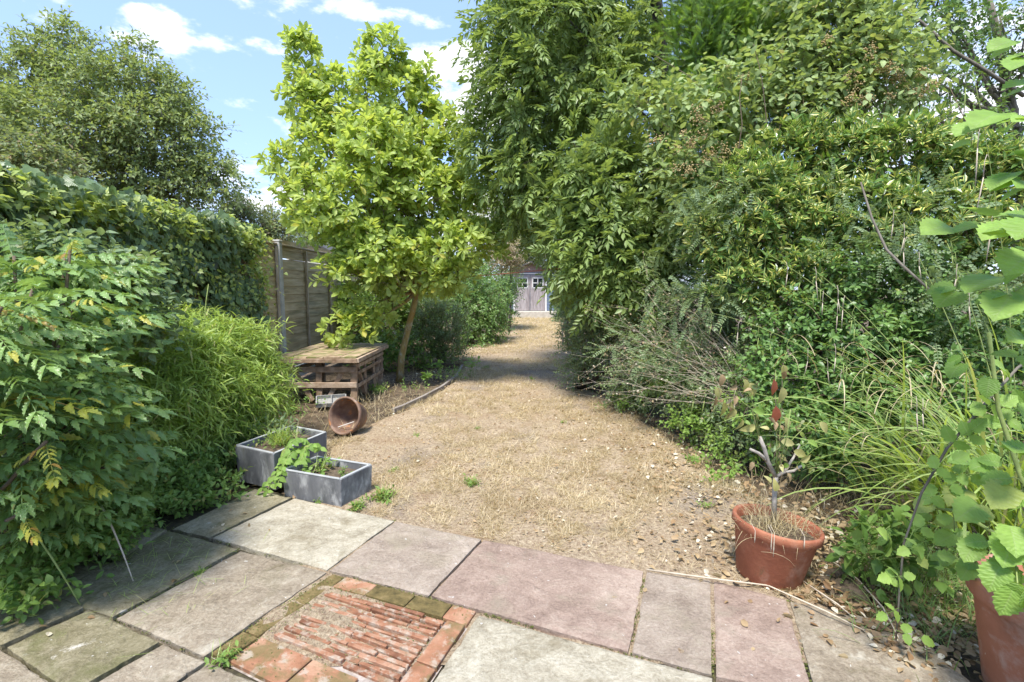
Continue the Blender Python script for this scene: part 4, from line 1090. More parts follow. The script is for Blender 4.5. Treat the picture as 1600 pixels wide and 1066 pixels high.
def ivy():
    n = 17000; y = 1.9 + 5.95 * rng.random(n) ** .8; z = .15 + 2.18 * rng.random(n)
    lim = 6.95 - .10 * np.abs(np.sin(z * 5)) - np.where(z < 1.4, (1.4 - z) * .35, 0) + rng.normal(size=n) * .10
    ok = y < lim; y, z = y[ok], z[ok]; n = len(y)
    bul = np.array([mnoise.fractal(Vector((a * 1.3, b * 1.3, 2)), 1, 2, 4) for a, b in zip(y, z)])
    x = FX + .07 + (.22 + .20 * bul) * rng.random(n) ** .6 + .10 * np.clip(z - 1.6, 0, 1)
    d = np.stack([.35 + .2 * rng.normal(size=n), .45 * rng.normal(size=n), -.9 + .35 * rng.normal(size=n)], 1)
    nn = np.stack([np.ones(n), -.35 + .5 * rng.normal(size=n), .75 + .45 * rng.normal(size=n)], 1)
    gap = np.array([mnoise.noise(Vector((1, a * 3.1, b * 3.1))) for a, b in zip(y, z)]); k = rng.random(n) > np.clip((gap - .12) * 4, 0, .85)
    d = d + rng.normal(size=(n, 3)) * .3; nn = nn + rng.normal(size=(n, 3)) * .35; cr = np.array([mnoise.noise(Vector((7, a * 1.1, b * 1.1))) for a, b in zip(y, z)])
    f.add('ivy', np.stack([x, y, z], 1)[k], d[k], nn[k], (rng.uniform(.035, .11, n) * (1 + .5 * cr))[k], 'ivy')
    # woody growth and young shoots along the top
    m = 1700; yy = 1.9 + 5.1 * rng.random(m); hb = np.array([mnoise.noise(Vector((a * 1.7, 5, 2))) for a in yy])
    b = np.stack([FX + rng.uniform(-.2, .30, m), yy, 2.16 + .10 * hb + rng.uniform(-.12, .12, m)], 1)
    D = nrm(np.stack([rng.normal(size=m) * .6 + .4, rng.normal(size=m) * .6 - .2, rng.random(m) * .6 + .05], 1))
    sprigs(f, ['ivy', 'ovate'], b, D, rng.uniform(.08, .24, m), 5, .058, 'ivytop', 60, .8, .5)
    m = 500; yy = 2 + 5.0 * rng.random(m); b = np.stack([FX + rng.uniform(.2, .36, m), yy, .5 + 1.6 * rng.random(m)], 1)
    D = nrm(np.stack([rng.random(m) * .8 + .2, rng.normal(size=m) * .5, rng.normal(size=m) * .4 - .5], 1))
    sprigs(f, ['ivy', 'ovate'], b, D, rng.uniform(.08, .26, m), 5, .05, 'ivytop', 60, .8, .5)
    mb = MB()
    for k in range(26):
        y0 = 2.2 + 4.8 * k / 26; mb.tube(curve((FX + .05, y0, 0), (FX + .12, y0 + random.uniform(-.6, .4), 2.2), None, 8, .06), .012, 5)
    mb.build('stem', M['twig'], iv, smooth=True)
    # trailing edge
    m = 60; b = np.stack([np.full(m, FX + .1), 6.88 + rng.normal(size=m) * .1, 1.0 + rng.random(m) * 1.1], 1); D = nrm(np.stack([np.full(m, .3), np.full(m, .6), rng.normal(size=m) * .5 - .3], 1))
    sprigs(f, 'ivy', b, D, np.full(m, .25), 6, .06, 'ivytop', 60, .8, .5)


ivy(); f.build(iv, 300)
# withered stems at the ivy's bare end
t = plant((FX + .15, 7.6, 0), 'dead_climber', 'withered brown hanging stems on the fence beside the grey post below the ivy', 'dead climber')
m = 420; b = np.stack([FX + .08 + .1 * rng.random(m), 6.9 + .4 * rng.random(m), .4 + 1.0 * rng.random(m)], 1)
V_, F_, U_ = arcs(b, rng.random(m) * 6.28, rng.uniform(.1, .3, m), rng.uniform(-1.2, .5, m), rng.uniform(0, 2, m), np.full(m, .008), 4); trimesh('withered_stem', V_.reshape(-1, 3), F_.reshape(-1, 3), M['litter'], t, U_.reshape(-1, 3), kind='stuff')

# --- bamboo
bm_ = plant(G(330, 760), 'bamboo_clump', 'low mound of bright yellow green dwarf bamboo between the large leaved shrub and the bench', 'bamboo')
bb_ = [B(225, 545, 3.9, 30, 26, .2), B(262, 520, 4.2, 34, 20, .25), B(300, 555, 4.1, 36, 30, .3), B(345, 530, 4.6, 40, 24, .3), B(385, 560, 4.8, 34, 24, .3), B(420, 590, 4.9, 24, 22, .2), B(250, 600, 3.8, 40, 34, .3), B(310, 610, 4.0, 40, 34, .3), B(365, 610, 4.4, 34, 30, .3),
       B(405, 630, 4.7, 28, 26, .25), B(230, 660, 3.6, 30, 34, .2), B(285, 665, 3.9, 34, 30, .25), B(340, 665, 4.2, 34, 30, .25), B(380, 675, 4.4, 22, 22, .2), B(300, 505, 4.6, 30, 12, .2), B(400, 535, 5.0, 20, 14, .2), B(275, 715, 3.9, 30, 20, .2)]
mb = MB()
for k in range(40):
    c = random.choice(bb_)[0] + rng.normal(size=3) * .2 + UP * .08; mb.tube(curve(G(random.uniform(260, 390), random.uniform(710, 750)), c, (0, 0, .25), 6), .0035, 4)
mb.build('culm', M['greenstem'], bm_, smooth=True)
f = Fol(); nb_ = 150; i_ = rng.choice(len(bb_), nb_); b_ = np.array([bb_[i][0] for i in i_]) + rdir(nb_) * .16; D_ = nrm(rdir(nb_) * [1, .7, .5] + UP * .75); a0, a1 = sprigs(f, 'bamboo', b_, D_, rng.uniform(.25, .5, nb_), 12, .095, 'bamboo', 45, .7, .5, tipbias=.4); twigs(a0, a1, .0018, .0008, M['greenstem'], bm_); f.build(bm_, 0, rest='loose_spray')
grow(bm_, bb_, 1250, 2, 'bamboo', 'bamboo', .08, nl=8, L=.22, twigmat='greenstem', csize=.5, upb=.35, splay=52, upn=.7, droop=.45, inner=.3, twr=.0018, minpx=9, vary=.35)

# --- large leaved shrub in the left foreground (mahonia)
mh = plant(G(70, 900), 'mahonia_shrub', 'large glossy spiny leaved shrub filling the left foreground with yellow and orange tinted leaves', 'shrub')
f = Fol(); mb = MB()


def rosette(px, py, d, n, ln, mat='mahonia', up=.5, lean=(0, 0, 0), el=None):
    c = P(px, py, d); g_ = G(min(px * .5 + 20, 120) + random.uniform(-20, 20), 860); g_[1] = min(g_[1], d + .2)
    mb.tube(curve(g_, c, (0, 0, .08), 7, .015), [.012, .011, .01, .009, .008, .008, .007], 6)
    for k in range(n):
        a = 2.4 * k + random.uniform(-.3, .3) + px; e = (el if el is not None else random.uniform(-.25, .45)) + .02 * k
        d_ = np.array([math.cos(a) * math.cos(e), math.sin(a) * math.cos(e) * .8 - .25, math.sin(e)]) + np.array(lean)
        q = c - np.array([0, 0, .012 * (n - k)])
        m2 = mat
        if mat == 'mahonia' and random.random() < .02: m2 = 'mahoniay'
        f.add(random.choice(['mahonia', 'mahonia2', 'mahonia3']), q, d_, (d_[0] * -.2, d_[1] * -.2 - .25, 1), ln * random.uniform(.75, 1.1), m2)


for (px, py, d, n, ln, mt) in [(30, 400, 2.6, 9, .36, 'mahonia'), (110, 395, 2.9, 9, .38, 'mahonia'), (180, 420, 3.2, 8, .36, 'mahonia'), (60, 450, 2.3, 9, .34, 'mahonia'), (140, 470, 2.7, 9, .38, 'mahonia'), (210, 490, 3.1, 9, .36, 'mahonia'),
                              (-10, 470, 2.0, 8, .32, 'mahonia'), (20, 520, 2.1, 9, .34, 'mahonia'), (100, 540, 2.4, 10, .38, 'mahonia'), (170, 550, 2.7, 9, .36, 'mahonia'), (10, 600, 2.1, 9, .34, 'mahonia'), (80, 610, 2.3, 9, .36, 'mahonia'), (150, 620, 2.5, 9, .36, 'mahonia'),
                              (40, 680, 2.2, 9, .34, 'mahonia'), (120, 670, 2.4, 9, .38, 'mahonia'), (185, 660, 2.6, 9, .32, 'mahonia'), (20, 740, 2.2, 8, .34, 'mahonia'), (90, 750, 2.35, 9, .32, 'mahonia'), (160, 730, 2.5, 8, .30, 'mahonia'), (215, 690, 2.9, 7, .28, 'mahonia'), (50, 800, 2.3, 7, .28, 'mahonia'), (120, 790, 2.45, 6, .24, 'mahonia'),
                              (10, 480, 2.0, 3, .16, 'mahoniar'), (118, 385, 2.7, 3, .2, 'mahoniay'), (80, 690, 2.05, 2, .22, 'mahoniay'), (150, 735, 2.3, 3, .24, 'mahoniay'), (190, 730, 2.5, 2, .2, 'mahoniay'), (45, 800, 2.1, 2, .2, 'mahoniay'), (-60, 600, 2.0, 8, .34, 'mahonia'), (-60, 720, 2.1, 8, .34, 'mahonia'), (-70, 500, 2.3, 8, .34, 'mahonia')]:
    rosette(px - (25 if px > 130 else 8), py, d, n + (4 if mt == 'mahonia' else 0), ln * .93, mt)
mb.build('stem', M['twig'], mh, smooth=True)
f.build(mh, 300, minpx=20, smooth=True)
# dark fill of the shrub: old leaves inside
f = Fol(); bl = [B(60, 560, 2.9, 130, 110, .35), B(110, 480, 3.3, 120, 70, .4), B(70, 720, 2.7, 130, 100, .3), B(-60, 650, 2.6, 100, 150, .3)]
b, D, c = clumps(bl, 420, 1, .3); sprigs(f, 'hol', b, D, np.full(len(b), .2), 6, .085, 'mahonia', 60, .6, .4); f.build(mh, 0, rest='inner_foliage')

# climber with rounder leaves over the back of it
bw_ = plant(P(200, 450, 3.7), 'bindweed', 'soft green climbing weed behind the large glossy shrub against the ivy', 'climbing plant')
grow(bw_, [B(60, 400, 3.2, 80, 26, .2), B(150, 430, 3.4, 60, 26, .2), B(200, 450, 3.6, 44, 40, .2), B(225, 510, 3.6, 30, 40, .2)], 220, 2, 'ovate', 'pale', .06, nl=5, L=.16, upb=.5, upn=.6, csize=.5, twigmat='greenstem', twr=.002, top=120)

# --- weeds along the left edge of the paving and round the troughs
wd = plant(G(250, 800), 'ground_weeds', 'tangle of leafy weeds along the left edge of the paving under the shrubs', 'weeds')
grow(wd, [B(240, 770, 3.3, 60, 28, .35), B(300, 745, 3.7, 50, 26, .3), B(350, 700, 4.3, 30, 40, .3), B(170, 800, 2.9, 60, 30, .3), B(330, 770, 3.5, 40, 14, .25), B(70, 860, 2.5, 70, 30, .25), B(280, 700, 4.2, 50, 34, .3), B(140, 850, 2.6, 60, 16, .2), B(20, 930, 2.2, 60, 20, .2)], 900, 2, ['ovate', 'mid'], 'weed', .042, nl=6, L=.13, upb=.5, csize=.6, twigmat='greenstem', twr=.0015, minpx=9)
wd['kind'] = 'stuff' if False else wd.get('kind', ''); del wd['kind']


def tuft(loc, name, label, n, ln, mat='weed', tpl='mid', cat='weed', size=.03, group=None, w=.004):
    """small weed: leaning blades and leaves"""
    t = plant(loc, name, label, cat, group); t.location = tuple(loc)
    b = np.repeat([loc], n, 0) + rng.normal(size=(n, 3)) * [ln * .25, ln * .25, 0]
    V_, F_, U_ = arcs(b, rng.random(n) * 6.28, rng.uniform(.4, 1, n) * ln, rng.uniform(.5, 1.4, n), rng.uniform(.3, 1.6, n), np.full(n, w), 5)
    trimesh('blade', V_.reshape(-1, 3), F_.reshape(-1, 3), M['sedge' if mat == 'weed' else mat], t, U_.reshape(-1, 3), kind='stuff')
    if tpl:
        f = Fol(); D = nrm(rng.normal(size=(n // 3 + 2, 3)) * [1, 1, .3] + UP * .7); sprigs(f, tpl, b[:len(D)], D, np.full(len(D), ln * .7), 5, size, mat if mat != 'drygrass' else 'weed', 60, .8, .3); f.build(t, 0)
    return t


cc = sum(c1) / 4 + UP * .25; tuft(cc, 'trough_weeds', 'mixed fine weeds and grass growing in the taller square trough', 160, .22, size=.03, cat='weeds', w=.005)
f = Fol(); t = plant(cc, 'wormwood_weed', 'grey green upright feathery weeds rising behind the taller trough', 'weeds'); m = 60; b = cc + np.clip(rng.normal(size=(m, 3)), -1.5, 1.5) * [.09, .12, 0] + np.array([-.24, .28, -.25]); a0, a1 = sprigs(f, 'lo', b, nrm(rng.normal(size=(m, 3)) * .25 + UP), rng.uniform(.25, .5, m), 14, .05, 'pale', 55, .6, .1); twigs(a0, a1, .002, .001, M['greenstem'], t, 'stem'); f.build(t, 100)
cc = sum(c2) / 4 + UP * .17; tuft(cc + np.array([-.08, .05, 0]), 'trough_plant', 'leafy green weed growing in the low trough', 30, .15, size=.045, cat='weed', tpl='ovate')
t = plant(cc, 'dry_trough_plant', 'tiny green sprout at the right end of the low trough', 'weed'); f = Fol(); m = 12; sprigs(f, 'mid', np.repeat([cc + np.array([.12, -.04, .0])], m, 0), nrm(rng.normal(size=(m, 3)) * .6 + UP), np.full(m, .06), 5, .018, 'weed', 60, .7); f.build(t, 0)
# ivy-like trail between the two troughs
t = plant(G(425, 775), 'trailing_plant', 'light green leafy trail hanging down between the two troughs', 'trailing plant')
f = Fol(); mb = MB()
for (p0, p1) in [((470, 700, 3.75), (418, 768, 3.52)), ((465, 705, 3.7), (435, 755, 3.5)), ((480, 690, 3.8), (440, 715, 3.6)), ((500, 700, 3.8), (470, 720, 3.6)), ((478, 716, 3.7), (404, 772, 3.55))]:
    pts = curve(P(*p0), P(*p1), (0, 0, .07), 12); mb.tube(pts, .003, 5); pp = np.array(pts)
    for s in (-1, 1): f.add('ovate', pp, np.stack([np.full(12, s * .8), np.full(12, -.4), np.full(12, -.6)], 1) + rng.normal(size=(12, 3)) * .3, np.stack([np.full(12, .1), np.full(12, -.8), np.full(12, .6)], 1) + rng.normal(size=(12, 3)) * .2, rng.uniform(.04, .062, 12), 'hazel')
mb.build('stem', M['greenstem'], t); f.build(t, 300, minpx=6)
for (px, py, n, ln, lbl) in [(740, 755, 40, .09, 'small green weed alone in the middle of the dry lawn'), (600, 778, 70, .12, 'grass tuft at the right corner of the low trough'), (560, 792, 50, .08, 'low weed in front of the low trough on the paving edge'), (500, 785, 34, .06, 'low leafy weed touching the front of the low trough'), (615, 735, 24, .05, 'small weed on the lawn right of the low trough'), (830, 592, 30, .07, 'faint green weed patch halfway up the lawn'),
                             (745, 670, 14, .05, 'tiny weed on the left half of the dry lawn'), (1105, 790, 16, .07, 'small bright weed at the lawn edge left of the tilting pot'), (760, 575, 40, .09, 'green weeds at the end of the curved edging'), (315, 895, 40, .045, 'little moss cushion in the paving joint on the left'), (350, 1028, 26, .09, 'seedling growing at the left corner of the tile panel'), (455, 640, 60, .13, 'green weeds below the wooden bench left side'),
                             (590, 610, 60, .16, 'green weeds beside the right leg of the wooden bench'), (650, 680, 12, .05, 'small weed near the bowl on the lawn'), (1085, 720, 30, .12, 'soft green weed under the hedge edge'), (880, 660, 20, .05, 'small dull weed on the right side of the lawn')]:
    tuft(G(px, py, .01), 'weed', lbl, n, ln, size=ln * .32, w=.003 if ln < .1 else .004)
# seedlings with white cup leaves by the tree foot
for (px, py, h, lbl) in [(738, 590, .38, 'leafy pale green plant standing between the tree foot and the edging'), (683, 585, .26, 'slim plant with a pale shoot right beside the tree trunk'), (668, 600, .2, 'little pale plant in front of the tree trunk')]:
    l = G(px, py); t = plant(l, 'young_plant', lbl, 'plant'); f = Fol(); m = 5; b = np.repeat([l], m, 0) + rng.normal(size=(m, 3)) * [.04, .04, 0]; a0, a1 = sprigs(f, 'obov', b, nrm(rng.normal(size=(m, 3)) * .18 + UP), np.full(m, h), 9, .085, 'hazel', 70, .7, .2, tipbias=.5); twigs(a0, a1, .004, .002, M['greenstem'], t, 'stem'); f.build(t, 60)

bd = plant(G(640, 615), 'bed_weeds', 'low weeds and grass scattered in the bed between bench, slim trunk and edging', 'weeds')
grow(bd, [B(640, 610, 7.4, 60, 8, .5), B(600, 628, 6.9, 40, 6, .4), B(700, 590, 8.4, 50, 8, .5), B(470, 640, 6.3, 50, 12, .3), B(440, 660, 5.6, 40, 16, .4), B(690, 555, 10, 50, 8, .5)], 170, 2, ['mid', 'ovate'], 'weed', .04, nl=5, L=.12, upb=.7, csize=.8, twigmat='greenstem', twr=.0015, top=0)
m = 900; b = np.array([G(random.gauss(590, 90), random.gauss(640, 26), 0) for _ in range(m)]); b = b[b[:, 0] < interp(LEFT, b[:, 1]) + .1]; m = len(b); V_, F_, U_ = arcs(b, rng.random(m) * 6.28, rng.uniform(.05, .2, m), rng.uniform(.3, 1.4, m), rng.uniform(.3, 2, m), np.full(m, .005), 4); trimesh('blade', V_.reshape(-1, 3), F_.reshape(-1, 3), M['drygrass'], bd, U_.reshape(-1, 3), kind='stuff')
# fennel like strands over the left paving
t = plant(G(230, 860), 'trailing_weed', 'fine straggling weed strands lying over the left paving slabs', 'weed')
m = 260; bx = np.array([G(random.gauss(225, 60), random.gauss(880, 45), .03) for _ in range(m)]); V_, F_, U_ = arcs(bx, rng.random(m) * 6.28, rng.uniform(.03, .14, m), rng.uniform(0, .7, m), rng.uniform(0, 1, m), np.full(m, .0022), 4); trimesh('strand', V_.reshape(-1, 3), F_.reshape(-1, 3), M['sedge'], t, U_.reshape(-1, 3), kind='stuff')
for (a_, b_, l_, m_) in ((P(158, 790, 2.55), G(208, 908, .03), 'thin bare tan stalk bending down onto the green grey slab', 'deadtwig'), (P(20, 790, 2.2), G(125, 945, .03), 'thicker pale green stalk leaning onto the paving under the large shrub', 'greenstem')):
    mb = MB(); mb.tube(curve(a_, b_, (0, 0, .03), 8), [.0055, .005, .005, .0045, .004, .004, .003, .003], 6); tag(mb.build('bare_stalk', M[m_], smooth=True), l_, 'stalk')

# --- dark shrubs on the left beyond the tree
def shrub(name, label, blobs, n, per, tpl, mat, size, cat='shrub', **k):
    c = blobs[0][0]; t = plant(c, name, label, cat); mb = MB(); ft = np.array([c[0], c[1], 0])
    for b in blobs[:14]: mb.tube(curve(ft + rng.normal(size=3) * [.1, .1, 0], b[0], (0, 0, .05), 6, .03), [.03, .025, .02, .016, .012, .008], 5)
    mb.build('trunk', M['darkbark'], t, smooth=True); grow(t, blobs, n, per, tpl, mat, size, **k); return t


shrub('grey_leaved_shrub', 'grey green small leaved shrub just right of the slim trunk', [B(690, 510, 10.4, 42, 42, .5), B(660, 540, 10.2, 30, 36, .4), B(700, 545, 10.3, 30, 26, .4), B(670, 490, 10.6, 26, 26, .4)], 420, 2, 'lo', 'pale', .055, nl=9, L=.24, upb=.6, droop=.05, csize=.45, top=0, twr=.003)
shrub('bushy_shrub', 'dark green bush behind the slim trunk and the bench', [B(600, 500, 11.2, 60, 50, .8), B(650, 470, 11.4, 46, 50, .6), B(585, 555, 9.6, 30, 26, .3), B(640, 560, 9.8, 30, 30, .3), B(550, 490, 11, 40, 50, .5)], 620, 2, 'mid', 'weed', .09, nl=7, L=.28, upb=.3, csize=.45, top=0)
shrub('shade_toned_shrub', 'arching shrub coloured dark for tree shade, over the left lawn beyond the tree', [B(740, 475, 14, 46, 40, .9), B(755, 505, 14, 36, 34, .7), B(720, 450, 14.5, 40, 40, .9), B(775, 470, 15, 24, 36, .6), B(742, 535, 13.2, 24, 14, .4)], 700, 2, 'lo', 'shrubd', .085, nl=8, L=.3, upb=.1, droop=.4, csize=.45, top=0)  # dark leaf colour kept here to carry the shade of the trees
shrub('laurel_shrub', 'darker mass of shrub between the arching shrub and the fence', [B(690, 460, 17, 50, 46, 1.2), B(640, 440, 17, 40, 40, 1), B(730, 430, 19, 40, 30, 1)], 420, 2, 'lo', 'shrubd', .12, nl=7, L=.4, csize=.45, top=0)
shrub('small_tree', 'small crooked shrub with thin stems near the shed at the lawn end', [B(785, 455, 19, 20, 26, .5), B(800, 440, 19.5, 14, 18, .4), B(790, 490, 18.5, 12, 12, .3)], 240, 2, 'lo', 'shrubd', .08, nl=8, L=.3, droop=.4, csize=.5, top=0)
shrub('smoke_bush', 'dusty pinkish brown smoke bush in front of the shed roof', [B(786, 402, 17.5, 26, 18, .6), B(803, 410, 18, 14, 12, .4), B(800, 388, 18.2, 20, 12, .5)], 330, 2, 'lo', 'smoke', .07, nl=8, L=.22, upb=.5, csize=.55, top=0)
# trees closing the view beyond the shed
for (bl, lbl, mt) in (([B(800, 380, 33, 40, 40, 2), B(835, 390, 33, 40, 34, 2), B(780, 340, 35, 40, 40, 2)], 'pale grey green tree rising behind the shed', 'bgpale'), ([B(880, 400, 34, 50, 50, 2), B(940, 420, 34, 60, 60, 2), B(850, 440, 36, 40, 40, 2)], 'mid green tree behind the shed on its right', 'bgtree'), ([B(700, 400, 34, 60, 40, 2), B(620, 410, 34, 60, 40, 2), B(740, 440, 34, 60, 40, 2)], 'mid green tree behind the shed on its left', 'bgtree')):
    t = plant(bl[0][0], 'far_tree', lbl, 'tree'); mb = MB(); mb.tube(curve([bl[0][0][0], bl[0][0][1], 0], bl[0][0] + UP, None, 5, .1), [.25, .2, .16, .12, .06], 6); mb.build('trunk', M['bark'], t)
    grow(t, bl, 420, 3, 'lo', mt, .22, nl=7, L=.8, droop=.2, top=0, twigmat='bark', twr=.012, inner=.3)

# --- RIGHT SIDE
def open_top(q):
    u = 800 + 800 * q[:, 0] / q[:, 1]; v = 450 - 800 * (q[:, 2] - CAMH) / q[:, 1]
    return ((u > 895) | (v < 370)) & ~((u > 1000) & (v < 260)) & ~((v < 240) & (rng.random(len(q)) < .42))


# ash tree
ab = np.array([P(1040, 300, 8.2)[0], 8.2, 0.0])
at_ = plant(ab, 'ash_tree', 'tall ash with feathery dark leaves and thin limbs overhanging the right of the lawn', 'tree')
mb = MB(); mb.tube([ab, P(1045, 350, 8.2), P(1035, 200, 8.2), P(1032, 80, 8.2), P(1020, -60, 8.2), P(1010, -200, 8.2)], [.19, .16, .13, .11, .08, .05], 10); mb.build('trunk', M['darkbark'], at_, smooth=True)
for (a, b, c_, r) in [((1035, 95, 8.2), (940, 55, 7.9), (800, 35, 7.6), .035), ((1038, 130, 8.2), (900, 110, 7.9), (770, 60, 7.8), .03), ((1040, 180, 8.2), (960, 110, 7.7), (835, -20, 7.4), .035), ((1040, 210, 8.2), (920, 120, 7.8), (815, 90, 7.5), .03), ((1042, 260, 8.2), (930, 200, 7.8), (860, 190, 7.6), .03), ((1044, 330, 8.2), (950, 330, 7.6), (870, 330, 7.4), .03), ((1044, 380, 8.2), (960, 420, 7.4), (900, 440, 7.2), .025), ((1035, 60, 8.2), (960, -60, 8), (860, -120, 8), .04)]:
    a, b, c_ = P(*a), P(*b), P(*c_); mb = MB(); mb.tube([a, a * .5 + b * .5 + UP * .06, b, b * .5 + c_ * .5 + UP * .04, c_], [r, r * .85, r * .65, r * .45, r * .15], 7); mb.build('branch', M['darkbark'], at_, smooth=True)
abl = [B(800, 30, 7.6, 58, 40, .6), B(790, 95, 7.6, 42, 50, .5), B(880, 60, 7.4, 85, 70, .7), B(965, 60, 7.9, 48, 80, .5), B(850, 150, 7.4, 80, 55, .7), B(790, 210, 7.8, 55, 48, .5), B(870, 240, 7.3, 85, 55, .7), B(960, 180, 7.3, 70, 60, .6), B(815, 280, 7.8, 50, 40, .5),
       B(900, 320, 7.2, 60, 50, .6), B(965, 290, 6.9, 80, 60, .6), B(925, 385, 7.0, 40, 40, .5), B(960, 380, 6.6, 70, 55, .5), B(960, 440, 6.8, 40, 36, .5), B(1010, 420, 6.6, 50, 50, .5), B(850, -60, 7.8, 100, 60, .8), B(960, -70, 8, 80, 80, .8), B(850, 330, 8.2, 24, 26, .4)]
grow(at_, abl, 1150, 1, ['ashleaf', 'ashleaf2'], 'ash', .27, nl=7, L=.34, twigmat='darkbark', csize=.4, upb=.05, splay=55, upn=.8, droop=.35, inner=.3, thin=.4, top=300, minpx=9, twr=.004, clip=open_top)
f = Fol(); b, D, c = clumps([B(960, 180, 9.4, 180, 160, .6), B(960, 380, 8.6, 110, 100, .5), B(900, 30, 9.4, 110, 80, .5)], 600, 2, .4); sprigs(f, 'ashleaf', b, D, np.full(len(b), .3), 3, .24, 'ash', 55, .7, .3); f.build(at_, 0, rest='rear_foliage')

# hedge continuing to the shed on the right of the lawn
shrub('far_hedge', 'dense green hedge closing the right of the lawn toward the shed', [B(890, 445, 13, 26, 34, .7), B(885, 480, 14, 26, 24, .7), B(886, 430, 19, 16, 40, .8), B(900, 420, 15, 34, 50, .9), B(905, 500, 11.5, 30, 34, .6), B(890, 395, 20, 20, 34, .8), B(920, 470, 11, 40, 46, .7), B(884, 475, 20, 10, 24, .5)], 1100, 2, 'lo', 'cotone', .085, nl=8, L=.3, csize=.4, top=0, upb=.1, clip=keep_right(880, 0))
shrub('dark_fir', 'near black low conifer at the right of the shed doors', [B(876, 478, 22.5, 7, 20, .4), B(877, 455, 22.5, 8, 24, .4)], 120, 2, 'spray', 'shrubd', .2, nl=5, L=.25, csize=.5, top=0)

# thuja
th_ = plant(P(1140, 400, 7.0), 'conifer', 'tall bright green feathery conifer column behind the brambles on the right', 'tree')
tc_ = P(1140, 300, 7.1); mb = MB(); mb.tube([np.array([tc_[0], 7.1, 0]), np.array([tc_[0], 7.1, 3]), np.array([tc_[0], 7.1, 6.5])], [.16, .12, .06], 8); mb.build('trunk', M['darkbark'], th_, smooth=True)
grow(th_, [B(1110, 60, 6.8, 55, 80, .45), B(1170, 90, 6.7, 55, 80, .45), B(1105, 180, 6.7, 50, 70, .4), B(1170, 200, 6.6, 60, 70, .4), B(1120, 300, 6.4, 60, 70, .4), B(1085, 400, 6.2, 26, 70, .3), B(1200, 20, 6.8, 60, 60, .45), B(1120, -60, 7, 80, 80, .5), B(1040, 330, 7.6, 40, 90, .3)], 900, 2, 'spray', 'conifer', .17, nl=7, L=.24, twigmat='darkbark', csize=.38, upb=.9, splay=42, upn=.1, droop=-.1, inner=.3, top=0, twr=.004)

# background tree top right
rt = plant(P(1560, 300, 9), 'tree', 'thin leaved tree at the upper right with sky showing between its branches', 'tree')
rb_ = np.array([P(1600, 300, 9)[0], 9, 0]); mb = MB(); mb.tube([rb_, P(1600, 300, 9), P(1580, 180, 9), P(1560, 60, 9), P(1530, -60, 9)], [.10, .09, .08, .06, .03], 8); mb.build('trunk', M['bark'], rt, smooth=True)
rbl = [B(1480, 40, 8.6, 60, 34, .6), B(1400, 60, 8.4, 60, 60, .6), B(1560, 20, 8.8, 60, 26, .6), B(1560, 110, 9, 60, 30, .5), B(1460, 130, 8.5, 60, 34, .5), B(1390, 170, 8.2, 50, 46, .5), B(1530, 190, 8.7, 44, 26, .4), B(1600, 60, 8.6, 40, 60, .5), B(1320, 60, 8.4, 60, 80, .6), B(1440, -40, 8.8, 120, 50, .8), B(1600, 230, 8.6, 60, 26, .5), B(1300, 180, 8.2, 60, 60, .4)]
limb_set(rt, P(1585, 200, 9), [b[0] for b in rbl], .05, M['bark'], wob=.05, bowup=0)
grow(rt, rbl, 620, 2, 'lo_wide', 'shrubd', .07, nl=9, L=.32, twigmat='bark', csize=.45, upb=.1, droop=.25, inner=.2, thin=.7, top=0, twr=.004)

# variegated shrub
vs_ = plant(P(1300, 500, 5.2), 'variegated_shrub', 'big evergreen shrub with narrow yellow edged leaves in the middle of the right bank', 'shrub')
mb = MB(); v0 = np.array([P(1300, 450, 5.3)[0], 5.3, 0])
vbl = [B(1180, 300, 5.2, 60, 50, .35), B(1130, 380, 5.2, 60, 40, .35), B(1230, 250, 5.4, 70, 45, .4), B(1320, 240, 5.2, 70, 45, .4), B(1410, 240, 4.9, 75, 45, .4), B(1500, 255, 4.7, 60, 42, .35), B(1560, 300, 4.6, 50, 50, .35), B(1250, 340, 5.0, 80, 55, .4), B(1350, 340, 4.8, 80, 55, .4), B(1460, 340, 4.6, 80, 55, .4), B(1160, 440, 5.0, 60, 40, .35), B(1250, 430, 4.8, 70, 45, .4), B(1200, 360, 5.0, 60, 50, .35), B(1560, 400, 4.5, 60, 60, .35)]
for b in vbl: mb.tube(curve(v0 + rng.normal(size=3) * [.2, .2, 0], b[0], None, 6, .05), [.035, .03, .025, .018, .012, .008], 5)
mb.build('trunk', M['darkbark'], vs_, smooth=True)
grow(vs_, vbl, 1150, 2, 'lens', 'varieg', .085, nl=10, L=.13, twigmat='twig', csize=.4, upb=.55, splay=52, upn=.4, droop=.05, tipbias=.2, inner=.35, thin=.3, top=300, twr=.003)
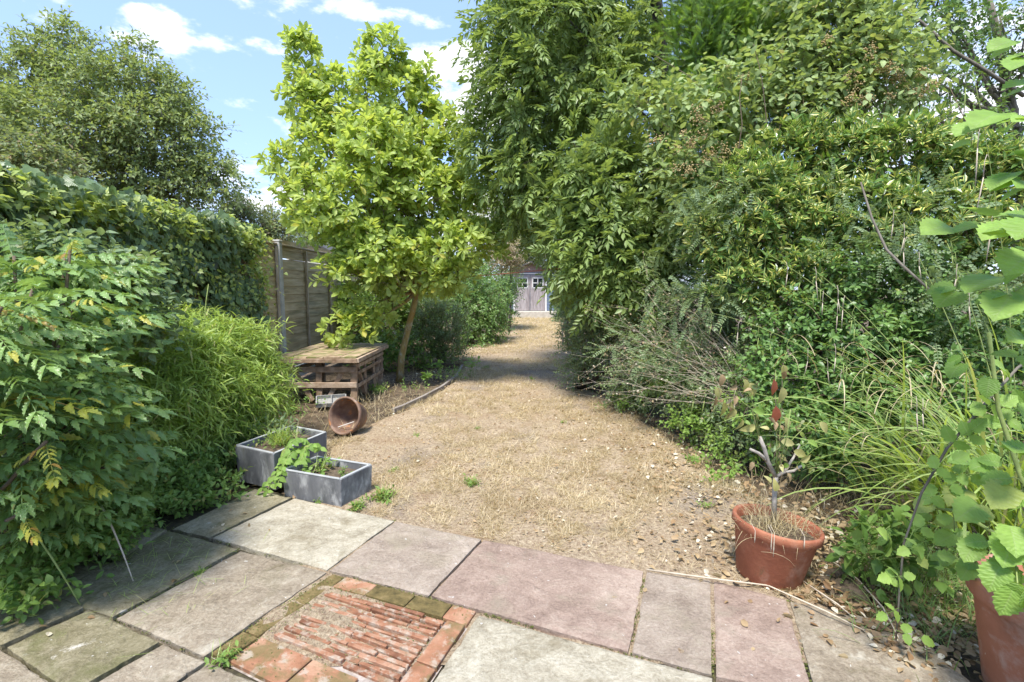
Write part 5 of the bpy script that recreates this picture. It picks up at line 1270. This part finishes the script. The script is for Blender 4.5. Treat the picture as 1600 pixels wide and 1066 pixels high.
# glossy plain shrub below
gs = shrub('evergreen_shrub', 'dark glossy green shrub low on the right bank behind the grasses', [B(1340, 440, 4.5, 90, 50, .35), B(1440, 450, 4.3, 90, 55, .35), B(1250, 510, 4.5, 80, 50, .35), B(1350, 530, 4.2, 90, 50, .35), B(1450, 540, 4.0, 90, 60, .35), B(1230, 590, 4.2, 80, 50, .3), B(1330, 620, 4.0, 90, 60, .3), B(1440, 640, 3.8, 90, 70, .3), B(1250, 670, 3.9, 70, 50, .3), B(1540, 540, 4.0, 70, 90, .3), B(1330, 710, 3.7, 80, 40, .25), B(1540, 680, 3.6, 70, 90, .3)], 1300, 2, ['ovate', 'obov'], 'shrubd', .05, nl=8, L=.13, csize=.45, upb=.3, inner=.35, thin=.3, twr=.002)
shrub('rear_hedge', 'dark hedge growing behind the variegated shrub at the garden boundary', [B(1150, 330, 7, 90, 70, .4), B(1300, 330, 6.8, 110, 80, .4), B(1450, 340, 6.4, 110, 80, .4), B(1580, 380, 6, 80, 90, .4), B(1200, 500, 6.6, 110, 90, .4), B(1350, 500, 6.2, 110, 90, .4), B(1500, 520, 5.8, 110, 110, .4), B(1620, 560, 5.6, 80, 110, .4), B(1400, 640, 5.4, 110, 70, .3), B(1560, 680, 5, 110, 80, .3)], 900, 2, ['mid', 'ovate'], 'shrubd', .10, nl=7, L=.3, csize=.45, top=0, thin=.3)
# bramble tangle at the top right
br = plant(P(1200, 450, 5.6), 'bramble_thicket', 'pale leaved bramble with brown berry clusters sprawling over the conifer at upper right', 'bramble')
bbl = [B(1130, 150, 5.7, 60, 34, .3), B(1215, 110, 5.8, 30, 34, .25), B(1275, 50, 5.9, 36, 44, .3), B(1300, 60, 5.8, 60, 50, .3), B(1270, 120, 5.6, 60, 44, .3), B(1340, 110, 5.6, 50, 50, .3), B(1230, 180, 5.6, 50, 30, .25), B(1320, 170, 5.5, 60, 30, .25), B(1110, 240, 5.6, 60, 24, .25), B(1050, 260, 5.8, 24, 20, .2), B(1020, 170, 6.2, 34, 34, .25), B(1390, 50, 5.8, 50, 36, .3), B(1100, 320, 5.6, 60, 26, .25), B(1400, 130, 5.7, 40, 30, .25), B(1290, 0, 6, 70, 34, .3)]
mb = MB()
for k, b in enumerate(bbl): 
    for j in range(2): q = P(1180 + 20 * k, 420, 5.8); q[2] = random.uniform(.2, 1.5); mb.tube(curve(q, b[0] + rng.normal(size=3) * .2, (random.uniform(-.2, .2), -.2, .35), 9, .03), [.009, .009, .008, .008, .007, .006, .005, .004, .003], 5)
mb.build('cane', M['twig'], br, smooth=True)
grow(br, bbl, 520, 2, ['trifol', 'ovate', 'trifol'], 'bramble', .12, nl=4, L=.26, twigmat='twig', csize=.5, upb=.4, splay=60, upn=.75, droop=.15, inner=.35, thin=.4, top=300, twr=.003)


def berries(parent, pts, n, r, spread):
    mb = MB(); ico = [(0, 0, 1), (.9, 0, .45), (.28, .85, .45), (-.72, .53, .45), (-.72, -.53, .45), (.28, -.85, .45), (.72, .53, -.45), (-.28, .85, -.45), (-.9, 0, -.45), (-.28, -.85, -.45), (.72, -.53, -.45), (0, 0, -1)]
    fc = [(0, 1, 2), (0, 2, 3), (0, 3, 4), (0, 4, 5), (0, 5, 1), (1, 6, 2), (2, 6, 7), (2, 7, 3), (3, 7, 8), (3, 8, 4), (4, 8, 9), (4, 9, 5), (5, 9, 10), (5, 10, 1), (1, 10, 6), (6, 11, 7), (7, 11, 8), (8, 11, 9), (9, 11, 10), (10, 11, 6)]
    for p in pts:
        for k in range(n):
            c = p + rng.normal(size=3) * spread; q = r * random.uniform(.7, 1.2); mb.add([c + np.array(v) * q for v in ico], fc)
    mb.build('berry', M['berry'], parent, smooth=True, kind='stuff')


bpts = []
for (px, py, d, w, h, n) in [(1100, 180, 5.4, 16, 10, 5), (1075, 220, 5.4, 26, 12, 8), (1105, 240, 5.4, 30, 10, 8), (1070, 265, 5.4, 14, 8, 4), (1165, 120, 5.5, 8, 8, 2), (1360, 105, 5.3, 30, 20, 10), (1345, 155, 5.3, 24, 12, 8), (1410, 110, 5.4, 26, 16, 7), (1290, 70, 5.5, 10, 10, 2), (1130, 290, 5.3, 18, 10, 4), (1440, 140, 5.4, 20, 10, 4)]:
    for k in range(n): bpts.append(P(random.gauss(px, w * .8), random.gauss(py, h * .8), d - .15))
berries(br, bpts, 22, .0085, .028)

# cotoneaster and low shrubs on the lawn edge
ct = shrub('cotoneaster', 'low spreading small leaved shrub on the right edge of the lawn', [B(920, 560, 7.6, 40, 50, .4), B(960, 520, 7.2, 60, 50, .45), B(1000, 600, 6.3, 60, 40, .4), B(1040, 540, 6.2, 70, 60, .45), B(1080, 620, 5.4, 50, 40, .35), B(1100, 490, 6, 60, 40, .4), B(940, 480, 8, 50, 40, .5), B(1120, 560, 5.4, 50, 60, .35), B(1130, 640, 4.9, 50, 40, .3), B(1000, 470, 7, 60, 40, .45), B(1170, 600, 4.7, 50, 60, .3), B(1180, 680, 4.4, 50, 30, .25)], 1700, 2, 'lo_wide', 'cotone', .036, nl=12, L=.22, csize=.45, upb=.1, inner=.35, thin=.3, droop=.2, twr=.002, upn=.8)
# pinnate climber over the variegated shrub
pc = plant(P(1150, 450, 5.1), 'rose_climber', 'pale blue green fern leaved climber over the shrubs on the right bank', 'climbing plant')
grow(pc, [B(1000, 540, 5.6, 60, 26, .25), B(1050, 570, 5.2, 50, 26, .25), B(1110, 350, 5.1, 50, 12, .2), B(1180, 300, 5.0, 50, 14, .2), B(1090, 330, 5.3, 30, 14, .2), B(1110, 470, 5.0, 40, 14, .2), B(1330, 400, 4.4, 50, 14, .2), B(1380, 380, 4.3, 40, 16, .2), B(1420, 330, 4.2, 60, 10, .2), B(1060, 430, 5.6, 50, 20, .2), B(1140, 460, 5, 50, 16, .2), B(1300, 300, 4.7, 30, 12, .2), B(1500, 470, 3.9, 50, 30, .2)], 150, 2, 'pinna', 'pale', .17, nl=4, L=.22, twigmat='greenstem', csize=.6, upb=.1, splay=50, upn=.9, droop=.25, inner=.6, thin=.1, top=200, minpx=16, twr=.002)
# scrambling light weeds at the foot of the bank
sw = plant(G(1100, 700), 'scrambling_weed', 'light green straggly weeds at the foot of the right bank beside the lawn', 'weeds')
grow(sw, [B(1090, 660, 4.9, 50, 24, .25), B(1150, 700, 4.3, 50, 24, .25), B(1060, 600, 5.4, 50, 20, .2), B(1180, 640, 4.2, 40, 30, .2), B(980, 630, 6.2, 40, 14, .2), B(1130, 740, 3.9, 30, 12, .15)], 260, 2, ['ovate', 'mid'], 'hazel', .035, nl=6, L=.15, twigmat='greenstem', csize=.6, upb=.5, twr=.0015, top=150)

# dead twiggy stems
dt = plant(P(1180, 600, 4.6), 'dead_twigs', 'bleached dead twiggy stems reaching left over the low shrub by the lawn', 'dead branches')


def fan(parent, root, ends, n, spread, r, mat, buds=True, name='twig'):
    mb = MB(); bp = []
    for k in range(n):
        e = ends[0] + (ends[1] - ends[0]) * random.random() + rng.normal(size=3) * spread; s = root + rng.normal(size=3) * .08
        pts = curve(s, e, (random.uniform(-.06, .06), random.uniform(-.08, .08), random.uniform(.02, .16)), 8, .028); mb.tube(pts, [r * (1 - .8 * i / 7) for i in range(8)], 4, cap=False)
        for _ in range(8):
            i = random.randint(3, 7); q = pts[i] + (pts[i] - pts[i - 1]) * random.uniform(.3, 1.2) + rng.normal(size=3) * .11; mb.tube(curve(pts[i], q, None, 3, .01), [r * .35, r * .25, r * .12], 3, cap=False); bp += [pts[i] + (q - pts[i]) * t for t in (.4, .7, 1)]
    mb.build(name, M[mat], parent, smooth=True, kind='stuff')
    return np.array(bp)


bp = fan(dt, P(1200, 640, 4.4), (P(960, 530, 5.3), P(1060, 480, 5.2)), 26, .24, .0026, 'deadtwig')
bp = np.concatenate([bp, fan(dt, P(1190, 640, 4.3), (P(950, 600, 5.3), P(1040, 560, 5.0)), 14, .2, .0026, 'deadtwig')])
f = Fol(); n = len(bp); f.add('ovate', bp, rdir(n), rdir(n), rng.uniform(.012, .028, n), 'litter'); f.build(dt, 0, rest='dry_bud')

# --- pendulous sedge
sd = plant(G(1520, 900), 'sedge_clump', 'long arching green sedge blades with drooping brown spikes on the right', 'grass clump')
base_ = P(1590, 800, 2.7); base_[2] = .06
m = 290; b = base_ + rng.normal(size=(m, 3)) * [.18, .18, .03]; b[190:] += P(1500, 800, 3.0) * [1, 1, 0] - base_ * [1, 1, 0]; az = np.pi + rng.normal(size=m) * .9; ln = rng.uniform(.6, 1.55, m)
for i in range(m):
    V_, F_, U_ = arcs(b[i:i + 1], az[i:i + 1], ln[i:i + 1], rng.uniform(.7, 1.5, 1), rng.uniform(.8, 2.5, 1), rng.uniform(.012, .024, 1), 12, twist=random.uniform(-.7, .7))
    V_[..., 2] = np.maximum(V_[..., 2], .01); trimesh('blade', V_.reshape(-1, 3), F_.reshape(-1, 3), M['sedge'], sd, U_.reshape(-1, 3), smooth=True)


def spikestem(root, tip, bow, n, hang, r=.0035, droopl=.11):
    pts = curve(root, tip, bow, 16); mb = MB(); mb.tube(pts, [r * (1 - .6 * i / 15) for i in range(16)], 5); mb.build('flower_stem', M['greenstem'], sd, smooth=True)
    for k in range(n):
        i = 15 - k * 0.95; i0 = int(i); p = pts[i0] + (pts[min(i0 + 1, 15)] - pts[i0]) * (i - i0); l = droopl * random.uniform(.7, 1.2)
        sx = random.uniform(-.03, .01); q = [p, p + np.array([sx, -.01, .012]), p + np.array([sx * 1.6, -.015, -.02]), p + np.array([sx * 1.7, -.018, -.05 - l * .2]), p + np.array([sx * 1.8, -.02, -.06 - l])]
        mb = MB(); mb.tube(q[:4], [.0012, .0012, .0014, .0022], 4); q[4] = q[4] + np.array([random.uniform(-.02, .02), 0, 0]); mb.tube([q[3], q[3] * .6 + q[4] * .4, q[4]], [.002, .003, .001], 6); mb.build('flower_spike', M['deadtwig'] if random.random() < .45 else M['greenstem'], sd, smooth=True)


spikestem(P(1560, 790, 2.7), P(1115, 490, 3.6), (0, 0, .18), 10, 1)
spikestem(P(1570, 780, 2.7), P(1205, 400, 3.4), (0, 0, .14), 7, 1)
spikestem(P(1540, 800, 2.7), P(1080, 610, 3.6), (0, 0, .2), 4, 1)
spikestem(P(1580, 760, 2.6), P(1385, 312, 3.0), (.0, 0, .1), 6, 1)
spikestem(P(1590, 760, 2.5), P(1520, 110, 2.4), (.05, 0, 0), 6, 1, droopl=.2)
spikestem(P(1570, 780, 2.6), P(1270, 420, 3.1), (0, 0, .1), 5, 1)
spikestem(P(1550, 800, 2.6), P(1300, 540, 2.9), (0, 0, .15), 5, 1)
spikestem(P(1590, 800, 2.4), P(1400, 620, 2.4), (0, 0, .15), 4, 1)
spikestem(P(1590, 780, 2.5), P(1480, 380, 2.7), (0, 0, .1), 5, 1)
# withered blades hanging in the sedge
m = 90; b = P(1440, 640, 3.0) + rng.normal(size=(m, 3)) * [.32, .2, .22]; V_, F_, U_ = arcs(b, np.pi + rng.normal(size=m) * 1.2, rng.uniform(.2, .55, m), rng.uniform(.2, 1.2, m), rng.uniform(2, 4.2, m), np.full(m, .007), 9)
trimesh('withered_blade', V_.reshape(-1, 3), F_.reshape(-1, 3), M['drygrass'], sd, U_.reshape(-1, 3), smooth=True, kind='stuff')
# thick bramble canes crossing the bank
t = plant(P(1370, 330, 3.6), 'bramble_cane', 'long bare purple brown bramble cane slanting down across the right bank', 'bramble'); mb = MB(); mb.tube([P(1345, 285, 3.7), P(1362, 340, 3.6), P(1385, 390, 3.5), P(1410, 415, 3.4), P(1460, 460, 3.3)], [.006, .008, .009, .009, .008], 6); mb.build('cane', M['bark'], t, smooth=True)
t = plant(P(1450, 60, 6.2), 'bare_branch', 'grey bare branch slanting across the upper right corner', 'branch'); mb = MB(); mb.tube([P(1400, 8, 6.3), P(1440, 35, 6.2), P(1490, 80, 6.1), P(1540, 110, 6), P(1600, 150, 6)], [.016, .017, .018, .02, .022], 7); mb.build('bark', M['bark'], t, smooth=True)

# --- dead shrub in the tilting pot
ds = plant(P(1212, 750, 2.5), 'dead_shrub', 'pruned grey dead shrub with a few red and yellow withered leaves in the tilting pot', 'shrub')
d_ = PD[1] + .0; mb = MB(); hub = P(1212, 745, d_)
mb.tube([P(1209, 818, d_), P(1210, 775, d_), hub], [.014, .012, .013], 8)
for pts, rr in (([hub, P(1200, 722, d_ - .02), P(1194, 700, d_ - .03), P(1187, 683, d_ - .03)], (.012, .011, .010, .009)), ([P(1199, 720, d_ - .02), P(1185, 708, d_ - .03), P(1172, 702, d_ - .04)], (.01, .008, .007)), ([hub, P(1225, 738, d_), P(1240, 736, d_ - .01), P(1252, 728, d_)], (.010, .008, .007, .006)), ([P(1225, 738, d_), P(1240, 715, d_ + .03), P(1250, 695, d_ + .04)], (.008, .006, .004))): mb.tube(pts, rr, 8)
mb.build('trunk', M['palebark'], ds, smooth=True)
mb = MB(); stems = [[hub, P(1214, 700, d_ - .02), P(1212, 640, d_ - .02), P(1212, 578, d_)], [hub, P(1218, 690, d_), P(1222, 620, d_), P(1222, 570, d_)], [P(1190, 700, d_), P(1175, 640, d_ - .03), P(1150, 620, d_ - .05), P(1120, 625, d_ - .05)], [P(1190, 700, d_), P(1180, 640, d_), P(1160, 590, d_)], [hub, P(1235, 690, d_), P(1265, 660, d_), P(1290, 670, d_)], [hub, P(1230, 680, d_ - .1), P(1235, 640, d_ - .1)]]
for s_ in stems: mb.tube(s_, [.0035, .003, .0025, .0018][:len(s_)], 5)
sp_ = np.array([a + (b_ - a) * t for s_ in stems for a, b_ in zip(s_[:-1], s_[1:]) for t in (0, .25, .5, .75, 1)]); pet = MB(); f = Fol()
mb.build('stem', M['greenstem'], ds, smooth=True)
for (px, py, sz, mt, dx, dz) in [(1209, 592, .085, 'redleaf', .05, -1), (1212, 634, .09, 'redleaf', .05, -1), (1224, 570, .05, 'yelleaf', .1, -1), (1222, 605, .07, 'yelleaf', .0, -1), (1226, 652, .075, 'yelleaf', .25, -1), (1163, 592, .06, 'yelleaf', .2, -1), (1172, 598, .06, 'yelleaf', .3, -.8), (1122, 605, .05, 'yelleaf', .0, -1), (1118, 620, .045, 'litter', 0, -1), (1130, 628, .06, 'yelleaf', .1, -1), (1140, 635, .055, 'litter', .1, -1),
                                 (1220, 690, .06, 'yelleaf', 1, -.1), (1212, 768, .05, 'yelleaf', -.1, .9), (1205, 755, .04, 'yelleaf', -.5, .8), (1240, 705, .06, 'yelleaf', 1, -.3), (1250, 720, .05, 'yelleaf', .8, .3), (1180, 665, .06, 'yelleaf', -.8, -.3), (1150, 640, .05, 'yelleaf', -.6, -.6), (1160, 655, .05, 'yelleaf', -.3, -.9), (1280, 660, .06, 'yelleaf', .6, -.6), (1195, 645, .05, 'hazel', -.8, .2), (1128, 585, .05, 'litter', 0, -1), (1230, 740, .04, 'litter', .6, -.8), (1262, 690, .05, 'hazel', .7, -.2)]:
    q_ = P(px, py, d_ - .03); n_ = sp_[np.argmin(np.linalg.norm(sp_ - q_ - UP * .02, axis=1))]; pet.tube(curve(n_, q_, (0, 0, .01), 4), .0013, 4)
    f.add('curled' if mt != 'redleaf' else 'mid', q_, (dx, -.15, dz), (.3 + random.uniform(-.6, .6), -1, .3 + random.uniform(-.5, .5)), sz * (1.3 if mt != 'redleaf' else 1), mt, xs=np.array([1.25]) if mt == 'redleaf' else None)
for _ in range(60):
    k_ = sp_[random.randrange(len(sp_))]; q_ = k_ + rng.normal(size=3) * .035; pet.tube(curve(k_, q_, (0, 0, .01), 4), .001, 4); f.add('curled', q_, rng.normal(size=3) * .6 - UP * .7, rng.normal(size=3) + [0, -.8, .2], random.uniform(.028, .052), random.choice(['yelleaf', 'litter', 'pale', 'hazel']))
pet.build('leaf_stalk', M['twig'], ds, smooth=True, kind='stuff'); f.build(ds, 60, smooth=True)
m = 330; cpt = np.array([PD[0] + .03, PD[1], .275]); b = cpt + rng.normal(size=(m, 3)) * [.085, .085, .004]; V_, F_, U_ = arcs(b, rng.random(m) * 6.28, rng.uniform(.05, .24, m), rng.uniform(.1, 1.5, m), rng.uniform(-.3, 2.4, m), np.full(m, .0028), 6)
t = plant(cpt, 'dead_grass', 'bleached dead grass filling the tilting pot and hanging over its rim', 'dead grass'); trimesh('blade', V_.reshape(-1, 3), F_.reshape(-1, 3), M['drygrass'], t, U_.reshape(-1, 3), kind='stuff')
mb = MB()
for (px, l) in ((1178, .05), (1204, .09), (1208, .11), (1255, .05)):
    p = P(px, 832 + (px - 1189) * .12, d_ - .21); mb.tube([p + np.array([0, .03, .03]), p + np.array([0, -.012, .01]), p - UP * l * .6 + np.array([0, -.012, 0]), p - UP * l + np.array([0, -.012, 0])], [.001, .0012, .0032, .0012], 5)
mb.build('hanging_seed_head', M['deadtwig'], t, smooth=True)
# straw stems round the foot of the pot
for pts, l_ in zip(([(1010, 890), (1120, 905), (1200, 915), (1290, 955), (1350, 985)], [(1290, 870), (1340, 905), (1380, 950), (1405, 998)], [(1250, 905), (1310, 945), (1330, 962)]), ('long bleached straw running along the paving edge in front of the tilting pot', 'thick bleached straw slanting over the soil right of the tilting pot', 'short bleached straw at the right foot of the tilting pot')):
    mb = MB(); mb.tube([G(x, y, .03 + .02 * (i % 2)) for i, (x, y) in enumerate(pts)], [.004] * (len(pts) - 1) + [.002], 5); tag(mb.build('straw', M['deadtwig'], smooth=True), l_, 'straw')

# --- hazel in the right pot and bramble in front of it
hz = plant((PR[0], PR[1], 0), 'hazel_shrub', 'broad leaved bright green shrub growing up from the large pot at the right edge', 'shrub')
f = Fol(); mb = MB()
top_ = np.array([PR[0], PR[1], .40])
HZ = [(1560, 890, 1.62, .12, -.3, -.5), (1600, 870, 1.55, .13, .3, -.3), (1520, 850, 1.75, .11, -.8, -.3), (1570, 830, 1.6, .13, -.4, -.2), (1480, 830, 1.95, .12, -.8, -.2), (1530, 800, 1.8, .14, -.7, -.1), (1590, 790, 1.6, .14, .0, -.3), (1450, 790, 2.0, .12, -1, -.2), (1500, 770, 1.9, .13, -.7, -.4), (1560, 750, 1.7, .14, -.5, -.1), (1440, 810, 2.05, .1, -1, -.4), (1610, 740, 1.6, .14, .2, -.2),
      (1585, 700, 1.6, .13, -.5, .0), (1600, 640, 1.6, .12, -.6, -.2), (1490, 560, 1.9, .11, -.8, -.5), (1540, 590, 1.8, .1, -.4, -.8), (1590, 560, 1.55, .12, -.7, .1), (1530, 440, 1.7, .13, -.9, -.2), (1480, 450, 1.8, .12, -.9, -.25), (1570, 455, 1.5, .12, -.8, -.2), (1600, 470, 1.5, .13, -.5, -.3), (1520, 345, 1.65, .12, -.9, -.2), (1470, 360, 1.75, .12, -1, -.15), (1560, 345, 1.5, .13, -.8, -.25), (1590, 350, 1.45, .13, -.9, .1),
      (1600, 290, 1.5, .14, -.9, -.1), (1560, 275, 1.55, .13, -.9, -.3), (1540, 190, 1.6, .14, -.9, -.2), (1590, 190, 1.5, .14, -.9, -.05), (1500, 205, 1.7, .11, -.9, -.3), (1600, 90, 1.6, .13, -.9, -.1), (1570, 65, 1.7, .12, -.9, -.2), (1600, 400, 1.5, .13, -.8, -.4), (1610, 130, 1.6, .14, -.9, .1), (1600, 520, 1.5, .12, -.8, .2), (1620, 240, 1.5, .14, -.6, .1),
      (1600, 340, 1.6, .14, -.4, .3), (1550, 900, 1.66, .1, -.1, -.7), (1590, 905, 1.5, .11, .1, -.5), (1470, 870, 2.0, .09, -.7, -.3), (1550, 720, 1.85, .12, -.6, .1), (1620, 820, 1.5, .13, .3, 0), (1500, 720, 2.1, .11, -.8, .1), (1620, 600, 1.5, .12, -.3, .2), (1545, 880, 1.6, .11, -.6, -.6), (1575, 915, 1.5, .12, -.2, -.8), (1600, 930, 1.45, .11, .1, -.8), (1510, 880, 1.8, .1, -.8, -.5), (1560, 860, 1.6, .12, -.5, -.4)]
rods = [[top_, P(1640, 700, 1.7), P(1630, 500, 1.65), P(1625, 350, 1.6), P(1615, 150, 1.6), P(1600, -20, 1.6)], [top_, P(1600, 760, 1.7), P(1560, 640, 1.8), P(1545, 520, 1.8)], [top_, P(1580, 850, 1.75), P(1500, 800, 1.95), P(1440, 790, 2.05)], [top_, P(1650, 600, 1.6), P(1640, 400, 1.5), P(1650, 200, 1.5)]]
rp = []
for r_ in rods:
    mb.tube(r_, [.009 - .001 * i for i in range(len(r_))], 6)
    for a, b in zip(r_[:-1], r_[1:]): rp += [a + (b - a) * t for t in (0, .2, .4, .6, .8)]
rp = np.array(rp)
for (px, py, d, s_, dx, dz) in HZ:
    c = P(px, py, d) + np.array([.03, 0, 0]); q = rp[np.argmin(np.linalg.norm(rp - c, axis=1))]; mb.tube(curve(q, c, (0, 0, .02), 4), .0022, 4)
    for k in range(2):
        dd = np.array([dx, -.35 + (.7 if k else 0), dz]) + rng.normal(size=3) * .15
        f.add('hazel', c + rng.normal(size=3) * .012, dd, (-.15 + random.uniform(-.2, .2), -.45 + random.uniform(-.3, .3), 1), s_ * (.95 if not k else .7) * (.98 if 320 < py < 480 else .85) * random.uniform(.8, 1.1), 'hazel')
mb.build('stem', M['greenstem'], hz, smooth=True); f.build(hz, 300, minpx=5, smooth=False)
t = plant(P(1520, 700, 2.2), 'young_bramble', 'thin thorny bramble cane with light green leaves in front of the sedge on the right', 'bramble')
f = Fol(); mb = MB(); cn = [P(1400, 1000, 1.95), P(1405, 930, 1.95), P(1412, 850, 1.95), P(1440, 770, 1.95), P(1480, 700, 1.95), P(1540, 630, 1.95), P(1590, 575, 1.95), P(1640, 540, 1.95)]; mb.tube(cn, [.003, .0035, .004, .0045, .005, .005, .005, .005], 6); mb.build('cane', M['bark'], t, smooth=True)
for (px, py, s_) in [(1400, 985, .07), (1404, 950, .06), (1410, 900, .075), (1380, 905, .06), (1418, 870, .08), (1395, 860, .08), (1425, 830, .08), (1440, 780, .085), (1470, 760, .08), (1450, 740, .08), (1475, 700, .09), (1500, 690, .085), (1520, 660, .09), (1545, 640, .09), (1560, 660, .08), (1580, 600, .09), (1590, 640, .08), (1600, 560, .08), (1440, 850, .07), (1480, 740, .08)]:
    f.add('trifol_hi', P(px, py, 1.93), np.array([random.uniform(-1, 1), -.3, random.uniform(-.2, .7)]), (random.uniform(-.2, .2), -.8, .8), s_ * 1.25, 'hazel')
f.build(t, 300, minpx=5)
# low greenery at the foot of the sedge
lg = plant(G(1420, 880), 'low_greenery', 'low grassy greenery below the sedge between the two pots', 'weeds')
m = 900; b = np.array([G(random.gauss(1470, 60), random.gauss(930, 45), 0) for _ in range(m)]); V_, F_, U_ = arcs(b, rng.random(m) * 6.28, rng.uniform(.06, .26, m), rng.uniform(.4, 1.4, m), rng.uniform(.5, 2, m), np.full(m, .004), 5); trimesh('blade', V_.reshape(-1, 3), F_.reshape(-1, 3), M['weed'], lg, U_.reshape(-1, 3), kind='stuff')
grow(lg, [B(1380, 840, 2.5, 30, 20, .1), B(1350, 870, 2.4, 24, 16, .1), B(1440, 860, 2.4, 50, 30, .15)], 60, 2, ['pinna', 'ovate'], 'weed', .07, nl=4, L=.1, twigmat='greenstem', top=80, csize=.7)
# leaf litter and dry stems under the bank
m = 1500; b = np.array([G(random.gauss(1330, 90), random.gauss(770, 40), 0) for _ in range(m)]); V_, F_, U_ = arcs(b, rng.random(m) * 6.28, rng.uniform(.05, .22, m), rng.uniform(.1, 1.3, m), rng.uniform(0, 2, m), np.full(m, .0028), 4)
tag(trimesh('dry_stems', V_.reshape(-1, 3), F_.reshape(-1, 3), M['litter'], luv=U_.reshape(-1, 3)), kind='stuff')
print('TRIS', sum(s[1] for s in STAT), STAT)
